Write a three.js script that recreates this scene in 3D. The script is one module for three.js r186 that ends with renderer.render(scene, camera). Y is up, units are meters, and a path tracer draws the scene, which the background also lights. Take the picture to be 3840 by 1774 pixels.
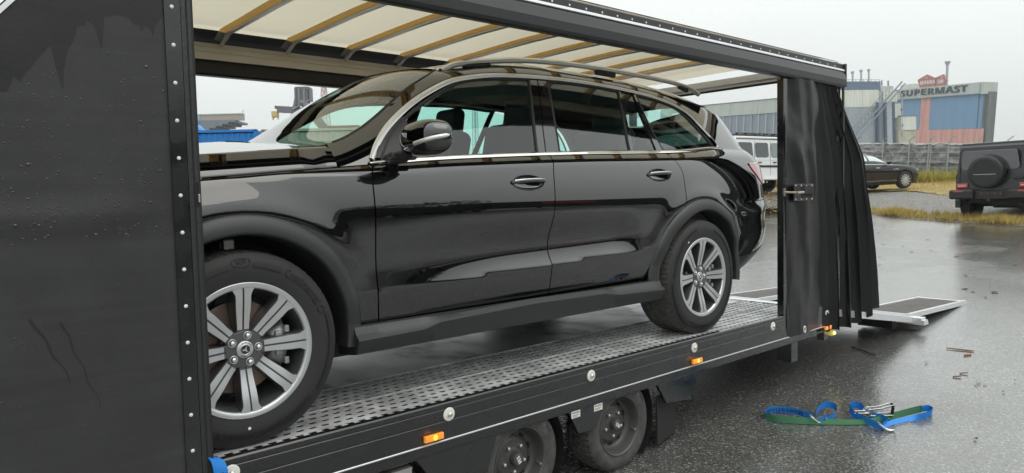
import * as THREE from 'three';
import { mergeGeometries, mergeVertices, toCreasedNormals } from 'three/addons/utils/BufferGeometryUtils.js';
import { RoundedBoxGeometry } from 'three/addons/geometries/RoundedBoxGeometry.js';
import { FontLoader } from 'three/addons/loaders/FontLoader.js';
import { TextGeometry } from 'three/addons/geometries/TextGeometry.js';

// ---------------------------------------------------------------- camera, sky, sun, exposure
const scene = new THREE.Scene();
const camera = new THREE.PerspectiveCamera(36.68, 3840 / 1774, 0.05, 3000);
{ // axes: x = along the trailer to its rear, y up, z towards the viewer's side
  const yaw = 0.722586, pitch = 0.057135, roll = -0.022493;
  const fw = new THREE.Vector3(Math.sin(yaw) * Math.cos(pitch), -Math.sin(pitch), -Math.cos(yaw) * Math.cos(pitch));
  const rt = new THREE.Vector3(Math.cos(yaw), 0, Math.sin(yaw));
  const up0 = new THREE.Vector3().crossVectors(rt, fw);
  const up = rt.clone().multiplyScalar(-Math.sin(roll)).addScaledVector(up0, Math.cos(roll));
  camera.position.set(-1.04906, 0.96943, 2.78046);
  camera.up.copy(up);
  camera.lookAt(camera.position.clone().add(fw));
}
scene.add(camera);
let seed = 7;
const rnd = () => { seed = (seed * 1664525 + 1013904223) >>> 0; return seed / 4294967296; };
const rr = (a, b) => a + (b - a) * rnd();
function lattice(n, s) { let q = s; const a = new Float32Array(n * n); for (let i = 0; i < n * n; i++) { q = (q * 1664525 + 1013904223) >>> 0; a[i] = q / 4294967296; } return a; }
const LAT = lattice(256, 99);
function vnoise(x, y, per = 256) { // periodic value noise
  const xi = Math.floor(x), yi = Math.floor(y), fx = x - xi, fy = y - yi, m = per;
  const w = (i, j) => LAT[((((j % m) + m) % m) & 255) * 256 + ((((i % m) + m) % m) & 255)];
  const sx = fx * fx * (3 - 2 * fx), sy = fy * fy * (3 - 2 * fy);
  return (w(xi, yi) * (1 - sx) + w(xi + 1, yi) * sx) * (1 - sy) + (w(xi, yi + 1) * (1 - sx) + w(xi + 1, yi + 1) * sx) * sy;
}
function fbm(x, y, per, oct = 4) { let s = 0, a = 0.5, t = 0; for (let i = 0; i < oct; i++) { s += a * vnoise(x, y, per); t += a; a *= 0.5; x *= 2; y *= 2; per *= 2; } return s / t; }
{ // one overcast sky, a little brighter overhead, with soft cloud unevenness
  const w = 512, h = 256, d = new Float32Array(w * h * 4);
  for (let j = 0; j < h; j++) for (let i = 0; i < w; i++) {
    const el = (j + 0.5) / h * Math.PI - Math.PI / 2, s = Math.max(0, Math.sin(el));
    const n = fbm(i / w * 16, j / h * 16, 16, 5) - 0.5;
    const L = 0.52 * (1 + 2 * s) * (1 + 0.14 * n), o = (j * w + i) * 4;
    d[o] = L * 0.965; d[o + 1] = L * 1.01; d[o + 2] = L * 0.995; d[o + 3] = 1;
  }
  const t = new THREE.DataTexture(d, w, h, THREE.RGBAFormat, THREE.FloatType);
  t.mapping = THREE.EquirectangularReflectionMapping; t.magFilter = t.minFilter = THREE.LinearFilter; t.wrapS = THREE.RepeatWrapping;
  t.needsUpdate = true; scene.background = t; scene.environment = t;
}
const sun = new THREE.DirectionalLight(0xfff6ea, 0.5);
sun.position.set(5, 26, 18); sun.target.position.set(2, 0, 0); sun.castShadow = true; sun.shadow.radius = 90;
Object.assign(sun.shadow.camera, { left: -40, right: 40, top: 40, bottom: -40, near: 1, far: 90 });
scene.add(sun, sun.target);
const renderer = new THREE.WebGLRenderer({ antialias: true });
renderer.toneMapping = THREE.LinearToneMapping; renderer.toneMappingExposure = 1.36; renderer.shadowMap.enabled = true;

// ---------------------------------------------------------------- helpers
const PI = Math.PI, V = (x, y, z) => new THREE.Vector3(x, y, z);
const clamp = (v, a, b) => Math.min(b, Math.max(a, v)), lerp = (a, b, t) => a + (b - a) * t;
const sstep = (a, b, v) => { const t = clamp((v - a) / (b - a), 0, 1); return t * t * (3 - 2 * t); };
function crv(P) { // smooth curve through [x, y] pairs
  const n = P.length, m = P.map((p, i) => { const a = P[Math.max(0, i - 1)], b = P[Math.min(n - 1, i + 1)]; return (b[1] - a[1]) / (b[0] - a[0]); });
  return x => {
    if (x <= P[0][0]) return P[0][1]; if (x >= P[n - 1][0]) return P[n - 1][1];
    let i = 0; while (x > P[i + 1][0]) i++;
    const h = P[i + 1][0] - P[i][0], t = (x - P[i][0]) / h, t2 = t * t, t3 = t2 * t;
    return (2 * t3 - 3 * t2 + 1) * P[i][1] + (t3 - 2 * t2 + t) * h * m[i] + (3 * t2 - 2 * t3) * P[i + 1][1] + (t3 - t2) * h * m[i + 1];
  };
}
const lin = P => x => { if (x <= P[0][0]) return P[0][1]; for (let i = 1; i < P.length; i++) if (x <= P[i][0]) return lerp(P[i - 1][1], P[i][1], (x - P[i - 1][0]) / (P[i][0] - P[i - 1][0])); return P[P.length - 1][1]; };
const names = {};
const numbered = n => { names[n] = (names[n] ?? -1) + 1; return names[n] ? n + '_' + String(names[n]).padStart(3, '0') : n; };
function put(name, geo, mat, parent) {
  const g = Array.isArray(geo) ? join(geo) : geo;
  const m = new THREE.Mesh(g, mat); m.name = name; m.castShadow = m.receiveShadow = true; parent.add(m); return m;
}
function join(list) {
  return mergeGeometries(list.map(g => { let q = g.index ? g.toNonIndexed() : g; if (!q.attributes.normal) q.computeVertexNormals(); if (!q.attributes.uv) q.setAttribute('uv', new THREE.BufferAttribute(new Float32Array(q.attributes.position.count * 2), 2)); for (const k of Object.keys(q.attributes)) if (!['position', 'normal', 'uv'].includes(k)) q.deleteAttribute(k); q.morphAttributes = {}; return q; }), false);
}
function thing(name, label, category, pos = [0, 0, 0], ry = 0, group) {
  const o = new THREE.Group(); o.name = numbered(name); o.position.set(...pos); o.rotation.y = ry; scene.add(o);
  o.userData = { label, category }; if (group) o.userData.group = group; return o;
}
function single(name, geo, mat, label, category, group) { const m = put(numbered(name), geo, mat, scene); m.userData = { label, category }; if (group) m.userData.group = group; return m; }
function structure(name, geo, mat) { const m = put(name, geo, mat, scene); m.userData = { kind: 'structure' }; return m; }
const bx = (w, h, d, x = 0, y = 0, z = 0, rx = 0, ry = 0, rz = 0) => { const g = new THREE.BoxGeometry(w, h, d); if (rz) g.rotateZ(rz); if (rx) g.rotateX(rx); if (ry) g.rotateY(ry); g.translate(x, y, z); return uvBox(g); };
const rbx = (w, h, d, r, x = 0, y = 0, z = 0, rx = 0, ry = 0, rz = 0) => { const g = new RoundedBoxGeometry(w, h, d, 2, r); if (rz) g.rotateZ(rz); if (rx) g.rotateX(rx); if (ry) g.rotateY(ry); g.translate(x, y, z); return uvBox(g); };
function uvBox(g0) { // uv in metres from the face direction
  const g = g0.index ? g0.toNonIndexed() : g0, p = g.attributes.position, u = new Float32Array(p.count * 2);
  const a = V(0, 0, 0), b = V(0, 0, 0), c = V(0, 0, 0);
  for (let i = 0; i < p.count; i += 3) {
    a.fromBufferAttribute(p, i); b.fromBufferAttribute(p, i + 1).sub(a); c.fromBufferAttribute(p, i + 2).sub(a);
    const n = b.clone().cross(c), ax = Math.abs(n.x), ay = Math.abs(n.y), az = Math.abs(n.z);
    for (let k = 0; k < 3; k++) { const x = p.getX(i + k), y = p.getY(i + k), z = p.getZ(i + k); const [s, t] = ay >= ax && ay >= az ? [x, z] : ax > az ? [z, y] : [x, y]; u[(i + k) * 2] = s; u[(i + k) * 2 + 1] = t; }
  }
  g.setAttribute('uv', new THREE.BufferAttribute(u, 2)); return g;
}
function rod(a, b, r, seg = 10, r2 = r) { // straight round bar between two points
  const d = b.clone().sub(a), g = new THREE.CylinderGeometry(r2, r, d.length(), seg);
  g.applyQuaternion(new THREE.Quaternion().setFromUnitVectors(V(0, 1, 0), d.clone().normalize())); const m = a.clone().add(b).multiplyScalar(0.5); g.translate(m.x, m.y, m.z); return g;
}
function beam(a, b, w, h) { // square bar between two points
  const d = b.clone().sub(a), g = new THREE.BoxGeometry(w, d.length(), h);
  g.applyQuaternion(new THREE.Quaternion().setFromUnitVectors(V(0, 1, 0), d.clone().normalize())); const m = a.clone().add(b).multiplyScalar(0.5); g.translate(m.x, m.y, m.z); return g;
}
const tube = (pts, r, seg = 60, rs = 8, closed = false, tension = 0.5) => new THREE.TubeGeometry(new THREE.CatmullRomCurve3(pts, closed, 'centripetal', tension), seg, r, rs, closed);
function polyShape(P) { const s = new THREE.Shape(); P.forEach((p, i) => i ? s.lineTo(p[0], p[1]) : s.moveTo(p[0], p[1])); s.closePath(); return s; }
const extr = (P, depth, bevel = 0, holes = []) => { const s = polyShape(P); for (const h of holes) s.holes.push(polyShape(h)); return uvBox(new THREE.ExtrudeGeometry(s, { depth, bevelEnabled: bevel > 0, bevelSize: bevel, bevelThickness: bevel, bevelSegments: 2, curveSegments: 8 })); };
const lathe = (P, seg = 48) => new THREE.LatheGeometry(P.map(p => new THREE.Vector2(p[0], p[1])), seg); // round y
const latheZ = (P, seg = 48) => { const n = P.length - 1, d = P[0][0] - P[n][0]; const g = lathe(d < -1e-6 || (Math.abs(d) < 1e-6 && P[0][1] > P[n][1]) ? P.slice().reverse() : P, seg); g.rotateX(PI / 2); return g; }; // round z, second number towards +z
function grid(nu, nv, f, uvs = 1, rev = false) { // surface from f(u, v) -> Vector3, normals from neighbours
  const pos = [], uv = [], idx = [], E = 1e-4, nor = [];
  for (let j = 0; j <= nv; j++) for (let i = 0; i <= nu; i++) {
    const u = i / nu, v = j / nv, p = f(u, v); pos.push(p.x, p.y, p.z); uv.push(u * uvs, v * uvs);
    const du = f(Math.min(1, u + E), v).sub(f(Math.max(0, u - E), v)), dv = f(u, Math.min(1, v + E)).sub(f(u, Math.max(0, v - E)));
    const n = du.cross(dv).normalize(); if (rev) n.negate(); nor.push(n.x, n.y, n.z);
  }
  for (let j = 0; j < nv; j++) for (let i = 0; i < nu; i++) { const a = j * (nu + 1) + i, b = a + 1, c = a + nu + 1, d = c + 1; if (rev) idx.push(a, d, b, a, c, d); else idx.push(a, b, d, a, d, c); }
  const g = new THREE.BufferGeometry(); g.setAttribute('position', new THREE.Float32BufferAttribute(pos, 3)); g.setAttribute('normal', new THREE.Float32BufferAttribute(nor, 3)); g.setAttribute('uv', new THREE.Float32BufferAttribute(uv, 2)); g.setIndex(idx); return g;
}
function flip(g) { const q = g.index ? g.toNonIndexed() : g; for (const k of ['position', 'normal', 'uv']) { const a = q.attributes[k]; if (!a) continue; const s = a.itemSize, r = a.array; for (let i = 0; i < a.count; i += 3) for (let c = 0; c < s; c++) { const t = r[(i + 1) * s + c]; r[(i + 1) * s + c] = r[(i + 2) * s + c]; r[(i + 2) * s + c] = t; } } return q; }
function mirrorZ(g0, zc) { const g = flip(g0.clone().toNonIndexed ? (g0.index ? g0.toNonIndexed() : g0.clone()) : g0); const p = g.attributes.position, n = g.attributes.normal; for (let i = 0; i < p.count; i++) { p.setZ(i, 2 * zc - p.getZ(i)); if (n) n.setZ(i, -n.getZ(i)); } return g; }
const lc = (r, g, b) => new THREE.Color().setRGB(r, g === undefined ? r : g, b === undefined ? r : b);
const std = (c, rough = 0.6, metal = 0, o = {}) => new THREE.MeshStandardMaterial({ color: c, roughness: rough, metalness: metal, ...o });
const phy = o => new THREE.MeshPhysicalMaterial(o);
function dataTex(n, f, srgb = false, rep = [1, 1], m = n) { // f(u, v) -> grey or [r, g, b] in 0..1
  const d = new Uint8Array(n * m * 4);
  for (let j = 0; j < m; j++) for (let i = 0; i < n; i++) { const v = f((i + 0.5) / n, (j + 0.5) / m), o = (j * n + i) * 4; const c = typeof v === 'number' ? [v, v, v] : v; for (let k = 0; k < 3; k++) d[o + k] = clamp(c[k], 0, 1) * 255; d[o + 3] = 255; }
  const t = new THREE.DataTexture(d, n, m); t.wrapS = t.wrapT = THREE.RepeatWrapping; t.magFilter = THREE.LinearFilter; t.minFilter = THREE.LinearMipmapLinearFilter; t.generateMipmaps = true; if (srgb) t.colorSpace = THREE.SRGBColorSpace; t.repeat.set(...rep); t.needsUpdate = true; return t;
}
function canvasTex(w, h, draw) { const c = document.createElement('canvas'); c.width = w; c.height = h; const x = c.getContext('2d'); draw(x, w, h); const t = new THREE.CanvasTexture(c); t.colorSpace = THREE.SRGBColorSpace; return t; }
const FONT = await new FontLoader().loadAsync('fonts/droid/droid_sans_bold.typeface.json');
function text3(str, size, depth, { bold = FONT, seg = 3 } = {}) { const g = new TextGeometry(str, { font: bold, size, depth, curveSegments: seg }); g.computeBoundingBox(); return g; }
function bentText(str, size, depth, radius, startDeg, zf, span) { // letters round a wheel, tops outward, read clockwise seen from +z
  const g = text3(str, size, depth), p = g.attributes.position, w = g.boundingBox.max.x;
  const q = g.toNonIndexed ? (g.index ? g.toNonIndexed() : g) : g, P = q.attributes.position;
  for (let i = 0; i < P.count; i++) { const a = (startDeg - (span ? P.getX(i) / w * span : P.getX(i) / radius * 180 / PI)) * PI / 180, r = radius + P.getY(i) - size * 0.36; P.setXYZ(i, r * Math.cos(a), r * Math.sin(a), zf(r) + P.getZ(i)); }
  q.computeVertexNormals(); return q;
}
const hash2 = (a, b) => { const s = Math.sin(a * 127.1 + b * 311.7) * 43758.5453; return s - Math.floor(s); };
// ground height: the yard rises gently towards the rear
const gy = lin([[-8, -1.0095], [9, -0.4145], [20, 0.08], [30, 0.80], [45, 1.25], [90, 2.1]]);
// ---------------------------------------------------------------- materials
const asphaltMap = dataTex(1024, (u, v) => {
  const n = hash2(Math.floor(u * 1024), Math.floor(v * 1024)), g = vnoise(u * 256, v * 256, 256), c = fbm(u * 8, v * 8, 8, 4);
  let a = 0.30 + 0.08 * g + 0.07 * (c - 0.5); if (g > 0.76 && n > 0.3) a += 0.06 + 0.20 * n; if (g < 0.25) a -= 0.05; if (n > 0.993) a += 0.25;
  return [a * 1.0, a, a * 0.97];
}, true, [1 / 2.4, 1 / 2.4]);
const asphaltBump = dataTex(1024, (u, v) => 0.65 * vnoise(u * 200, v * 200, 200) + 0.35 * fbm(u * 64, v * 64, 64, 3), false, [1 / 2.4, 1 / 2.4]);
const asphaltRough = dataTex(512, (u, v) => { const c = fbm(u * 6, v * 6, 6, 5), f = vnoise(u * 128, v * 128, 128); return 0.08 + 0.32 * sstep(0.48, 0.70, c) + 0.08 * f; }, false, [1 / 13, 1 / 13]);
const M = {
  asphalt: phy({ color: 0xffffff, roughness: 1, map: asphaltMap, bumpMap: asphaltBump, bumpScale: 0.0026, roughnessMap: asphaltRough, clearcoat: 0.8, clearcoatRoughness: 0.20 }),
  gravel: std(0xffffff, 0.85, 0, { map: dataTex(512, (u, v) => { const g = vnoise(u * 90, v * 90, 90), h = hash2(Math.floor(u * 128), Math.floor(v * 128)); const a = 0.30 + 0.22 * g + 0.12 * h * h; return [a, a * 0.985, a * 0.95]; }, true, [1 / 3, 1 / 3]), bumpMap: dataTex(512, (u, v) => vnoise(u * 90, v * 90, 90), false, [1 / 3, 1 / 3]), bumpScale: 0.03 }),
  tarp: phy({ color: lc(0.016, 0.016, 0.0175), roughness: 0.42, ior: 1.6, bumpMap: dataTex(512, (u, v) => 0.85 * fbm(u * 5, v * 3, 4, 4) + 0.15 * vnoise(u * 230, v * 230, 230), false, [1, 1]), bumpScale: 0.006 }),
  blackSteel: phy({ color: lc(0.006, 0.0065, 0.007), roughness: 0.28, ior: 1.6, clearcoat: 0.4, clearcoatRoughness: 0.15, roughnessMap: dataTex(256, (u, v) => 0.55 + 0.75 * sstep(0.4, 0.65, fbm(u * 5, v * 5, 5, 5)), false, [1.3, 2.6]) }),
  rubberBlack: std(lc(0.012), 0.6),
  alu: std(lc(0.62, 0.63, 0.64), 0.38, 0.9, { roughnessMap: dataTex(256, (u, v) => 0.75 + 0.5 * fbm(u * 6, v * 40, 8, 3), false, [2, 2]) }),
  aluBright: std(lc(0.75, 0.76, 0.78), 0.32, 0.6),
  aluDeck: std(0xffffff, 1, 0.75, { map: dataTex(512, (u, v) => { const s = fbm(u * 128, v * 4, 4, 3), c = fbm(u * 5, v * 5, 5, 4); const a = 0.86 + 0.16 * (s - 0.5) - 0.26 * sstep(0.48, 0.72, c); return [a, a, a * 1.01]; }, true, [1, 1 / 1.3]), roughnessMap: dataTex(512, (u, v) => 0.26 + 0.18 * fbm(u * 150, v * 4, 4, 2) + 0.22 * fbm(u * 6, v * 6, 6, 4), false, [1, 1 / 1.3]) }),
  perf: std(lc(1, 1, 1), 1, 0.2, { map: dataTex(256, (u, v) => 0.80 + 0.5 * (fbm(u * 8, v * 8, 8, 5) - 0.5), true, [1.2, 1.2]), roughnessMap: dataTex(256, (u, v) => 0.24 + 0.4 * fbm(u * 10, v * 10, 10, 4), false, [0.9, 0.9]) }),
  steel: std(lc(0.60, 0.59, 0.58), 0.32, 0.9),
  chrome: std(lc(0.85, 0.86, 0.87), 0.1, 1),
  white: std(lc(0.72, 0.71, 0.66), 0.45),
  roofTarp: phy({ color: lc(0.76, 0.70, 0.55), roughness: 0.95, transmission: 0.55, thickness: 0, ior: 1.4 }),
  roofSleeve: phy({ color: lc(0.74, 0.50, 0.19), roughness: 0.95, transmission: 0.45, thickness: 0, ior: 1.4 }),
  sleeveGrey: std(lc(0.42, 0.41, 0.38), 0.8),
  dark: std(lc(0.008), 0.8),
  amber: phy({ color: lc(0.85, 0.27, 0.01), roughness: 0.15, emissive: lc(1.0, 0.30, 0.0), emissiveIntensity: 0.25, clearcoat: 1 }),
  amberCore: std(lc(0.9, 0.5, 0.05), 0.3, 0, { emissive: lc(1, 0.55, 0.05), emissiveIntensity: 1.2 }),
  strapBlue: std(lc(0.01, 0.20, 0.62), 0.55, 0, { bumpMap: dataTex(128, (u, v) => 0.5 + 0.5 * Math.sin(u * 2 * PI * 32), false, [1, 8]), bumpScale: 0.001 }),
  strapGreen: std(lc(0.022, 0.12, 0.05), 0.7),
};

// ---------------------------------------------------------------- ground
function sheet(xs, zs, dy, inside) {
  const pos = [], uv = [], idx = [], id = {};
  const vtx = (i, j) => { const k = i + ',' + j; if (id[k] === undefined) { id[k] = pos.length / 3; pos.push(xs[i], gy(xs[i]) + dy, zs[j]); uv.push(xs[i], zs[j]); } return id[k]; };
  for (let i = 0; i + 1 < xs.length; i++) for (let j = 0; j + 1 < zs.length; j++) if (!inside || inside((xs[i] + xs[i + 1]) / 2, (zs[j] + zs[j + 1]) / 2)) { const a = vtx(i, j), b = vtx(i + 1, j), c = vtx(i + 1, j + 1), d = vtx(i, j + 1); idx.push(a, d, c, a, c, b); }
  const g = new THREE.BufferGeometry(); g.setAttribute('position', new THREE.Float32BufferAttribute(pos, 3)); g.setAttribute('uv', new THREE.Float32BufferAttribute(uv, 2)); g.setIndex(idx); g.computeVertexNormals(); return g;
}
structure('asphalt_yard', sheet([-400, -120, -40, -20, -8, -4, 0, 3, 6, 9, 12, 16, 20, 26, 32, 38, 45, 60, 90, 200, 900], [-700, -200, -80, -40, -20, -10, 0, 10, 20, 40, 80, 160, 400], 0), M.asphalt);
// edge of the tarmac: the lot beyond it is gravel and grass
const lotEdge = lin([[-200, 48], [-60, 37.0], [-30, 30.6], [-11.5, 24.6], [-6.1, 21.2], [-4.55, 19.95], [-2.98, 19.0], [-1.73, 18.4], [6, 16.5], [40, 12]]); // z -> x
{
  const pos = [], uv = [], idx = [], zs = []; for (let z = -200; z <= 40; z += z < -30 ? 6 : 0.5) zs.push(z);
  const off = [0, 0.35, 2, 5, 9, 14, 20, 28, 45, 110];
  zs.forEach((z, j) => off.forEach((o, i) => { const x = lotEdge(z) + (o ? o : 0.12 * (vnoise(z * 1.7, 3) - 0.5)); pos.push(x, gy(x) + (i ? 0.03 : 0.004), z); uv.push(x, z); if (i && j) { const w = off.length, a = (j - 1) * w + i - 1, b = a + 1, c = j * w + i - 1, d = c + 1; idx.push(a, c, d, a, d, b); } }));
  const g = new THREE.BufferGeometry(); g.setAttribute('position', new THREE.Float32BufferAttribute(pos, 3)); g.setAttribute('uv', new THREE.Float32BufferAttribute(uv, 2)); g.setIndex(idx); g.computeVertexNormals();
  structure('gravel_lot', g, M.gravel);
}

// ---------------------------------------------------------------- the trailer
function prismX(P, x0, x1) { // section P of [z, y], run along x
  const g = new THREE.ExtrudeGeometry(polyShape(P), { depth: x1 - x0, bevelEnabled: false }), p = g.attributes.position;
  for (let i = 0; i < p.count; i++) p.setXYZ(i, x0 + p.getZ(i), p.getY(i), p.getX(i));
  const q = flip(g); q.computeVertexNormals(); return uvBox(q);
}
const ZC = -0.98, TX0 = -1.75;
const trailer = thing('car_trailer', 'long black curtain-sided car trailer carrying the black SUV', 'trailer');
const T = (n, g, m, p = trailer) => put(n, g, m, p);
const both = (n, g, m, p = trailer) => { put(n, g, m, p); put(n, mirrorZ(Array.isArray(g) ? join(g) : g, ZC), m, p); };
{ // deck
  for (let i = 0, x = TX0; x < 4.58; i++, x += 0.3529) { const g = bx(0.3505, 0.02, 0.83, x + 0.176, -0.0105, ZC); T('deck_plate', g, M.aluDeck); }
  const pos = [], cellX = 0.058, rows = 10, pz = 0.060, z0 = 0.047;
  const q = (a, b, c, d) => pos.push(...a, ...b, ...c, ...a, ...c, ...d);
  for (let r = 0; r < rows; r++) {
    const za = z0 - r * pz, zb = za - pz, zm = (za + zb) / 2, sh = r % 2 ? cellX / 2 : 0;
    for (let i = 0; i < 109; i++) {
      const xa = TX0 + i * cellX + sh, xb = xa + cellX, xm = (xa + xb) / 2, hw = 0.0205, hz = 0.0145, k = 0.008, dz = 0.0025;
      // hole outline, six corners with a raised lip on the side away from the rear
      const O = [[xm - hw, zm + dz], [xm - hw + k, zm + hz], [xm + hw - k, zm + hz], [xm + hw, zm - dz], [xm + hw - k, zm - hz], [xm - hw + k, zm - hz]];
      const hy = [0, 0, 0, 0, 0, 0], Cn = [[xa, 0, za], [xb, 0, za], [xb, 0, zb], [xa, 0, zb]];
      const o = O.map((p, n) => [p[0], hy[n], p[1]]), b = O.map(p => [p[0], -0.004, p[1]]);
      q(Cn[0], o[1], o[0], Cn[0]); pos.push(...Cn[0], ...Cn[1], ...o[2], ...Cn[0], ...o[2], ...o[1]);
      pos.push(...Cn[1], ...o[3], ...o[2], ...Cn[1], ...Cn[2], ...o[3], ...Cn[2], ...o[4], ...o[3], ...Cn[2], ...Cn[3], ...o[4], ...Cn[3], ...o[5], ...o[4], ...Cn[3], ...o[0], ...o[5], ...Cn[3], ...Cn[0], ...o[0]);
      { const e0 = [o[0][0] - 0.007, 0.0002, o[0][2] + 0.001], e5 = [o[5][0] - 0.007, 0.0002, o[5][2] - 0.002], ap = [xm - hw + 0.0005, 0.0035, zm - hz * 0.35]; pos.push(...e0, ...o[0], ...ap, ...o[0], ...o[5], ...ap, ...o[5], ...e5, ...ap, ...e5, ...e0, ...ap); }
      for (let n = 0; n < 6; n++) { const m = (n + 1) % 6; pos.push(...o[n], ...b[n], ...b[m], ...o[n], ...b[m], ...o[m]); }
    }
  }
  const good = []; for (let i = 0; i < pos.length; i += 9) { const s = pos.slice(i, i + 9); if (!(s[0] === s[6] && s[2] === s[8]) && !(s[0] === s[3] && s[2] === s[5] && s[1] === s[4])) good.push(...s); }
  const g = new THREE.BufferGeometry(); g.setAttribute('position', new THREE.Float32BufferAttribute(good, 3)); g.computeVertexNormals();
  const u = uvBox(g), strip = T('perforated_strip', u, M.perf);
  const s2 = strip.clone(); s2.name = 'perforated_strip'; s2.position.z = -1.41; trailer.add(s2);
  T('strip_seam', [bx(4.6 - TX0, 0.004, 0.012, (4.6 + TX0) / 2, 0.002, -0.253), bx(4.6 - TX0, 0.006, 0.008, (4.6 + TX0) / 2, 0.001, -0.558)], M.perf);
  T('underbody', bx(4.6 - TX0, 0.06, 2.1, (4.6 + TX0) / 2, -0.145, ZC), M.dark);
}
{ // side rails with trim line
  const rail = prismX([[0.062, -0.03], [0.062, 0.008], [0.085, 0.008], [0.088, 0.018], [0.094, 0.022], [0.124, 0.022], [0.13, 0.016], [0.13, -0.004], [0.1285, -0.006], [0.1285, -0.009], [0.13, -0.011], [0.13, -0.058], [0.1285, -0.06], [0.1285, -0.064], [0.13, -0.066], [0.13, -0.148], [0.062, -0.148]], TX0, 4.62);
  both('side_rail', rail, M.blackSteel);
  both('trim_line', prismX([[0.06, -0.1485], [0.133, -0.1485], [0.135, -0.151], [0.135, -0.155], [0.06, -0.1565]], TX0, 4.66), M.alu);
  both('chassis_skirt', prismX([[0.06, -0.1575], [0.118, -0.1575], [0.118, -0.20], [0.112, -0.214], [0.06, -0.214]], TX0, 4.55), M.blackSteel);
  both('chassis_beam', bx(5.9, 0.16, 0.08, 1.3, -0.22, -0.42), M.blackSteel);
  for (const x of [-0.128, 0.873, 1.849, 2.835, 3.834]) {
    const w = T('lashing_washer', latheZ([[0, 0.004], [0.024, 0.004], [0.031, 0.002], [0.032, 0]], 24).translate(x, -0.036, 0.131), M.white);
    put('bolt_head', [latheZ([[0, 0.016], [0.010, 0.014], [0.012, 0.004]], 6).translate(x, -0.036, 0.132), bx(0.02, 0.004, 0.012, x - 0.004, -0.036, 0.14, 0, 0, 0.5)], M.steel, w);
  }
  for (const [x, y] of [[0.777, -0.120], [2.85, -0.123], [4.70, -0.166]]) {
    const l = T('side_marker_lamp', rbx(0.104, 0.030, 0.018, 0.004, x, y, 0.141), M.amber);
    put('bulb', latheZ([[0, 0.004], [0.009, 0.002], [0.012, 0]], 16).translate(x + 0.004, y, 0.150), M.amberCore, l);
    for (const d of [-0.042, 0.042]) put('screw', latheZ([[0, 0.002], [0.004, 0]], 8).translate(x + d, y, 0.1505), M.steel, l);
    const p = new THREE.PointLight(0xff8a1a, 0.002, 3); p.position.set(x, y, 0.165); p.castShadow = true; l.add(p);
  }
}
{ // mudguard brackets, labels, mud flap
  const brk = P => extr(P, 0.014, 0.003);
  const defs = [[[0.70, -0.215], [1.178, -0.215], [1.10, -0.40], [1.07, -0.425], [0.86, -0.425]], [[1.69, -0.215], [1.985, -0.215], [1.905, -0.345], [1.88, -0.352], [1.765, -0.345]], [[2.475, -0.215], [2.905, -0.215], [2.83, -0.365], [2.81, -0.372], [2.565, -0.345]]];
  for (const P of defs) { const g = brk(P); g.translate(0, 0, 0.092); both('mudguard_bracket', g, M.blackSteel); }
  for (const x of [1.742, 1.926]) {
    const l = T('maker_label', bx(0.070, 0.040, 0.001, x, -0.2335, 0.1105), M.white);
    put('print', [(() => { const t = text3('Moetefindt', 0.0075, 0.0004); t.translate(x - 0.028, -0.228, 0.1112); return t; })(), bx(0.05, 0.0022, 0.0004, x - 0.002, -0.239, 0.1112), bx(0.04, 0.0022, 0.0004, x - 0.006, -0.246, 0.1112)], M.dark, l);
  }
  both('mud_flap', bx(0.30, 0.30, 0.012, 2.66, -0.46, 0.03, 0, 0.25), M.rubberBlack);
  for (const x of [1.35, 2.135]) both('fender_arch', (() => { const g = new THREE.CylinderGeometry(0.335, 0.335, 0.24, 24, 1, true, PI * 1.25, PI * 0.5); g.rotateX(PI / 2); g.rotateZ(PI); g.translate(x, -0.395, -0.05); return g; })(), M.dark);
}
// ---- trailer wheels
function blockTyre(R, rIn, w, n, groove, blocks, shoulder = 0.012, part) { // round z, outer sidewall at z = 0
  const P = [[rIn, -0.012], [rIn + 0.012, 0.004], [lerp(rIn, R, 0.38), 0.012], [lerp(rIn, R, 0.62), 0.011], [R - 0.026, 0.003], [R - shoulder, -0.006], [R - 0.004, -0.020, 1], [R, -0.045, 1]];
  const inner = [0.24, 0.27, 0.30, 0.48, 0.51, 0.54, 0.70, 0.73, 0.76].map((t, i) => [R + 0.001 - (i % 3 === 1 ? groove : 0), -t * w, i % 3 === 1 ? 0 : 0.6]);
  let all = [...P, ...inner, [R, -w + 0.045, 1], [R - 0.004, -w + 0.02, 1], [R - shoulder, -w + 0.006], [R - 0.03, -w - 0.004], [rIn, -w + 0.01]]; if (part) all = all.slice(part[0], part[1]);
  const N = n * 3, pos = [], idx = [];
  for (let i = 0; i <= N; i++) { const a = i / N * 2 * PI; all.forEach((p, k) => { let r = p[0]; if (p[2] && (i + (k > 10 ? 1 : 0)) % 3 === 0) r -= blocks * p[2]; const s = 0; pos.push(r * Math.cos(a + s), r * Math.sin(a + s), p[1]); if (i && k) { const L = all.length, A = (i - 1) * L + k - 1, B = A + 1, C = i * L + k - 1, D = C + 1; idx.push(A, B, D, A, D, C); } }); }
  const g = new THREE.BufferGeometry(); g.setAttribute('position', new THREE.Float32BufferAttribute(pos, 3)); g.setIndex(idx); return toCreasedNormals(g, 0.55);
}
const rubber = std(lc(0.020, 0.020, 0.0205), 0.6, 0);
const rubberWorn = std(0xffffff, 0.7, 0, { map: dataTex(256, (u, v) => { const a = 0.27 + 0.16 * (fbm(u * 9, v * 9, 9, 5) - 0.5); return [a, a * 0.99, a * 0.97]; }, true, [4, 4]) });
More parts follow.
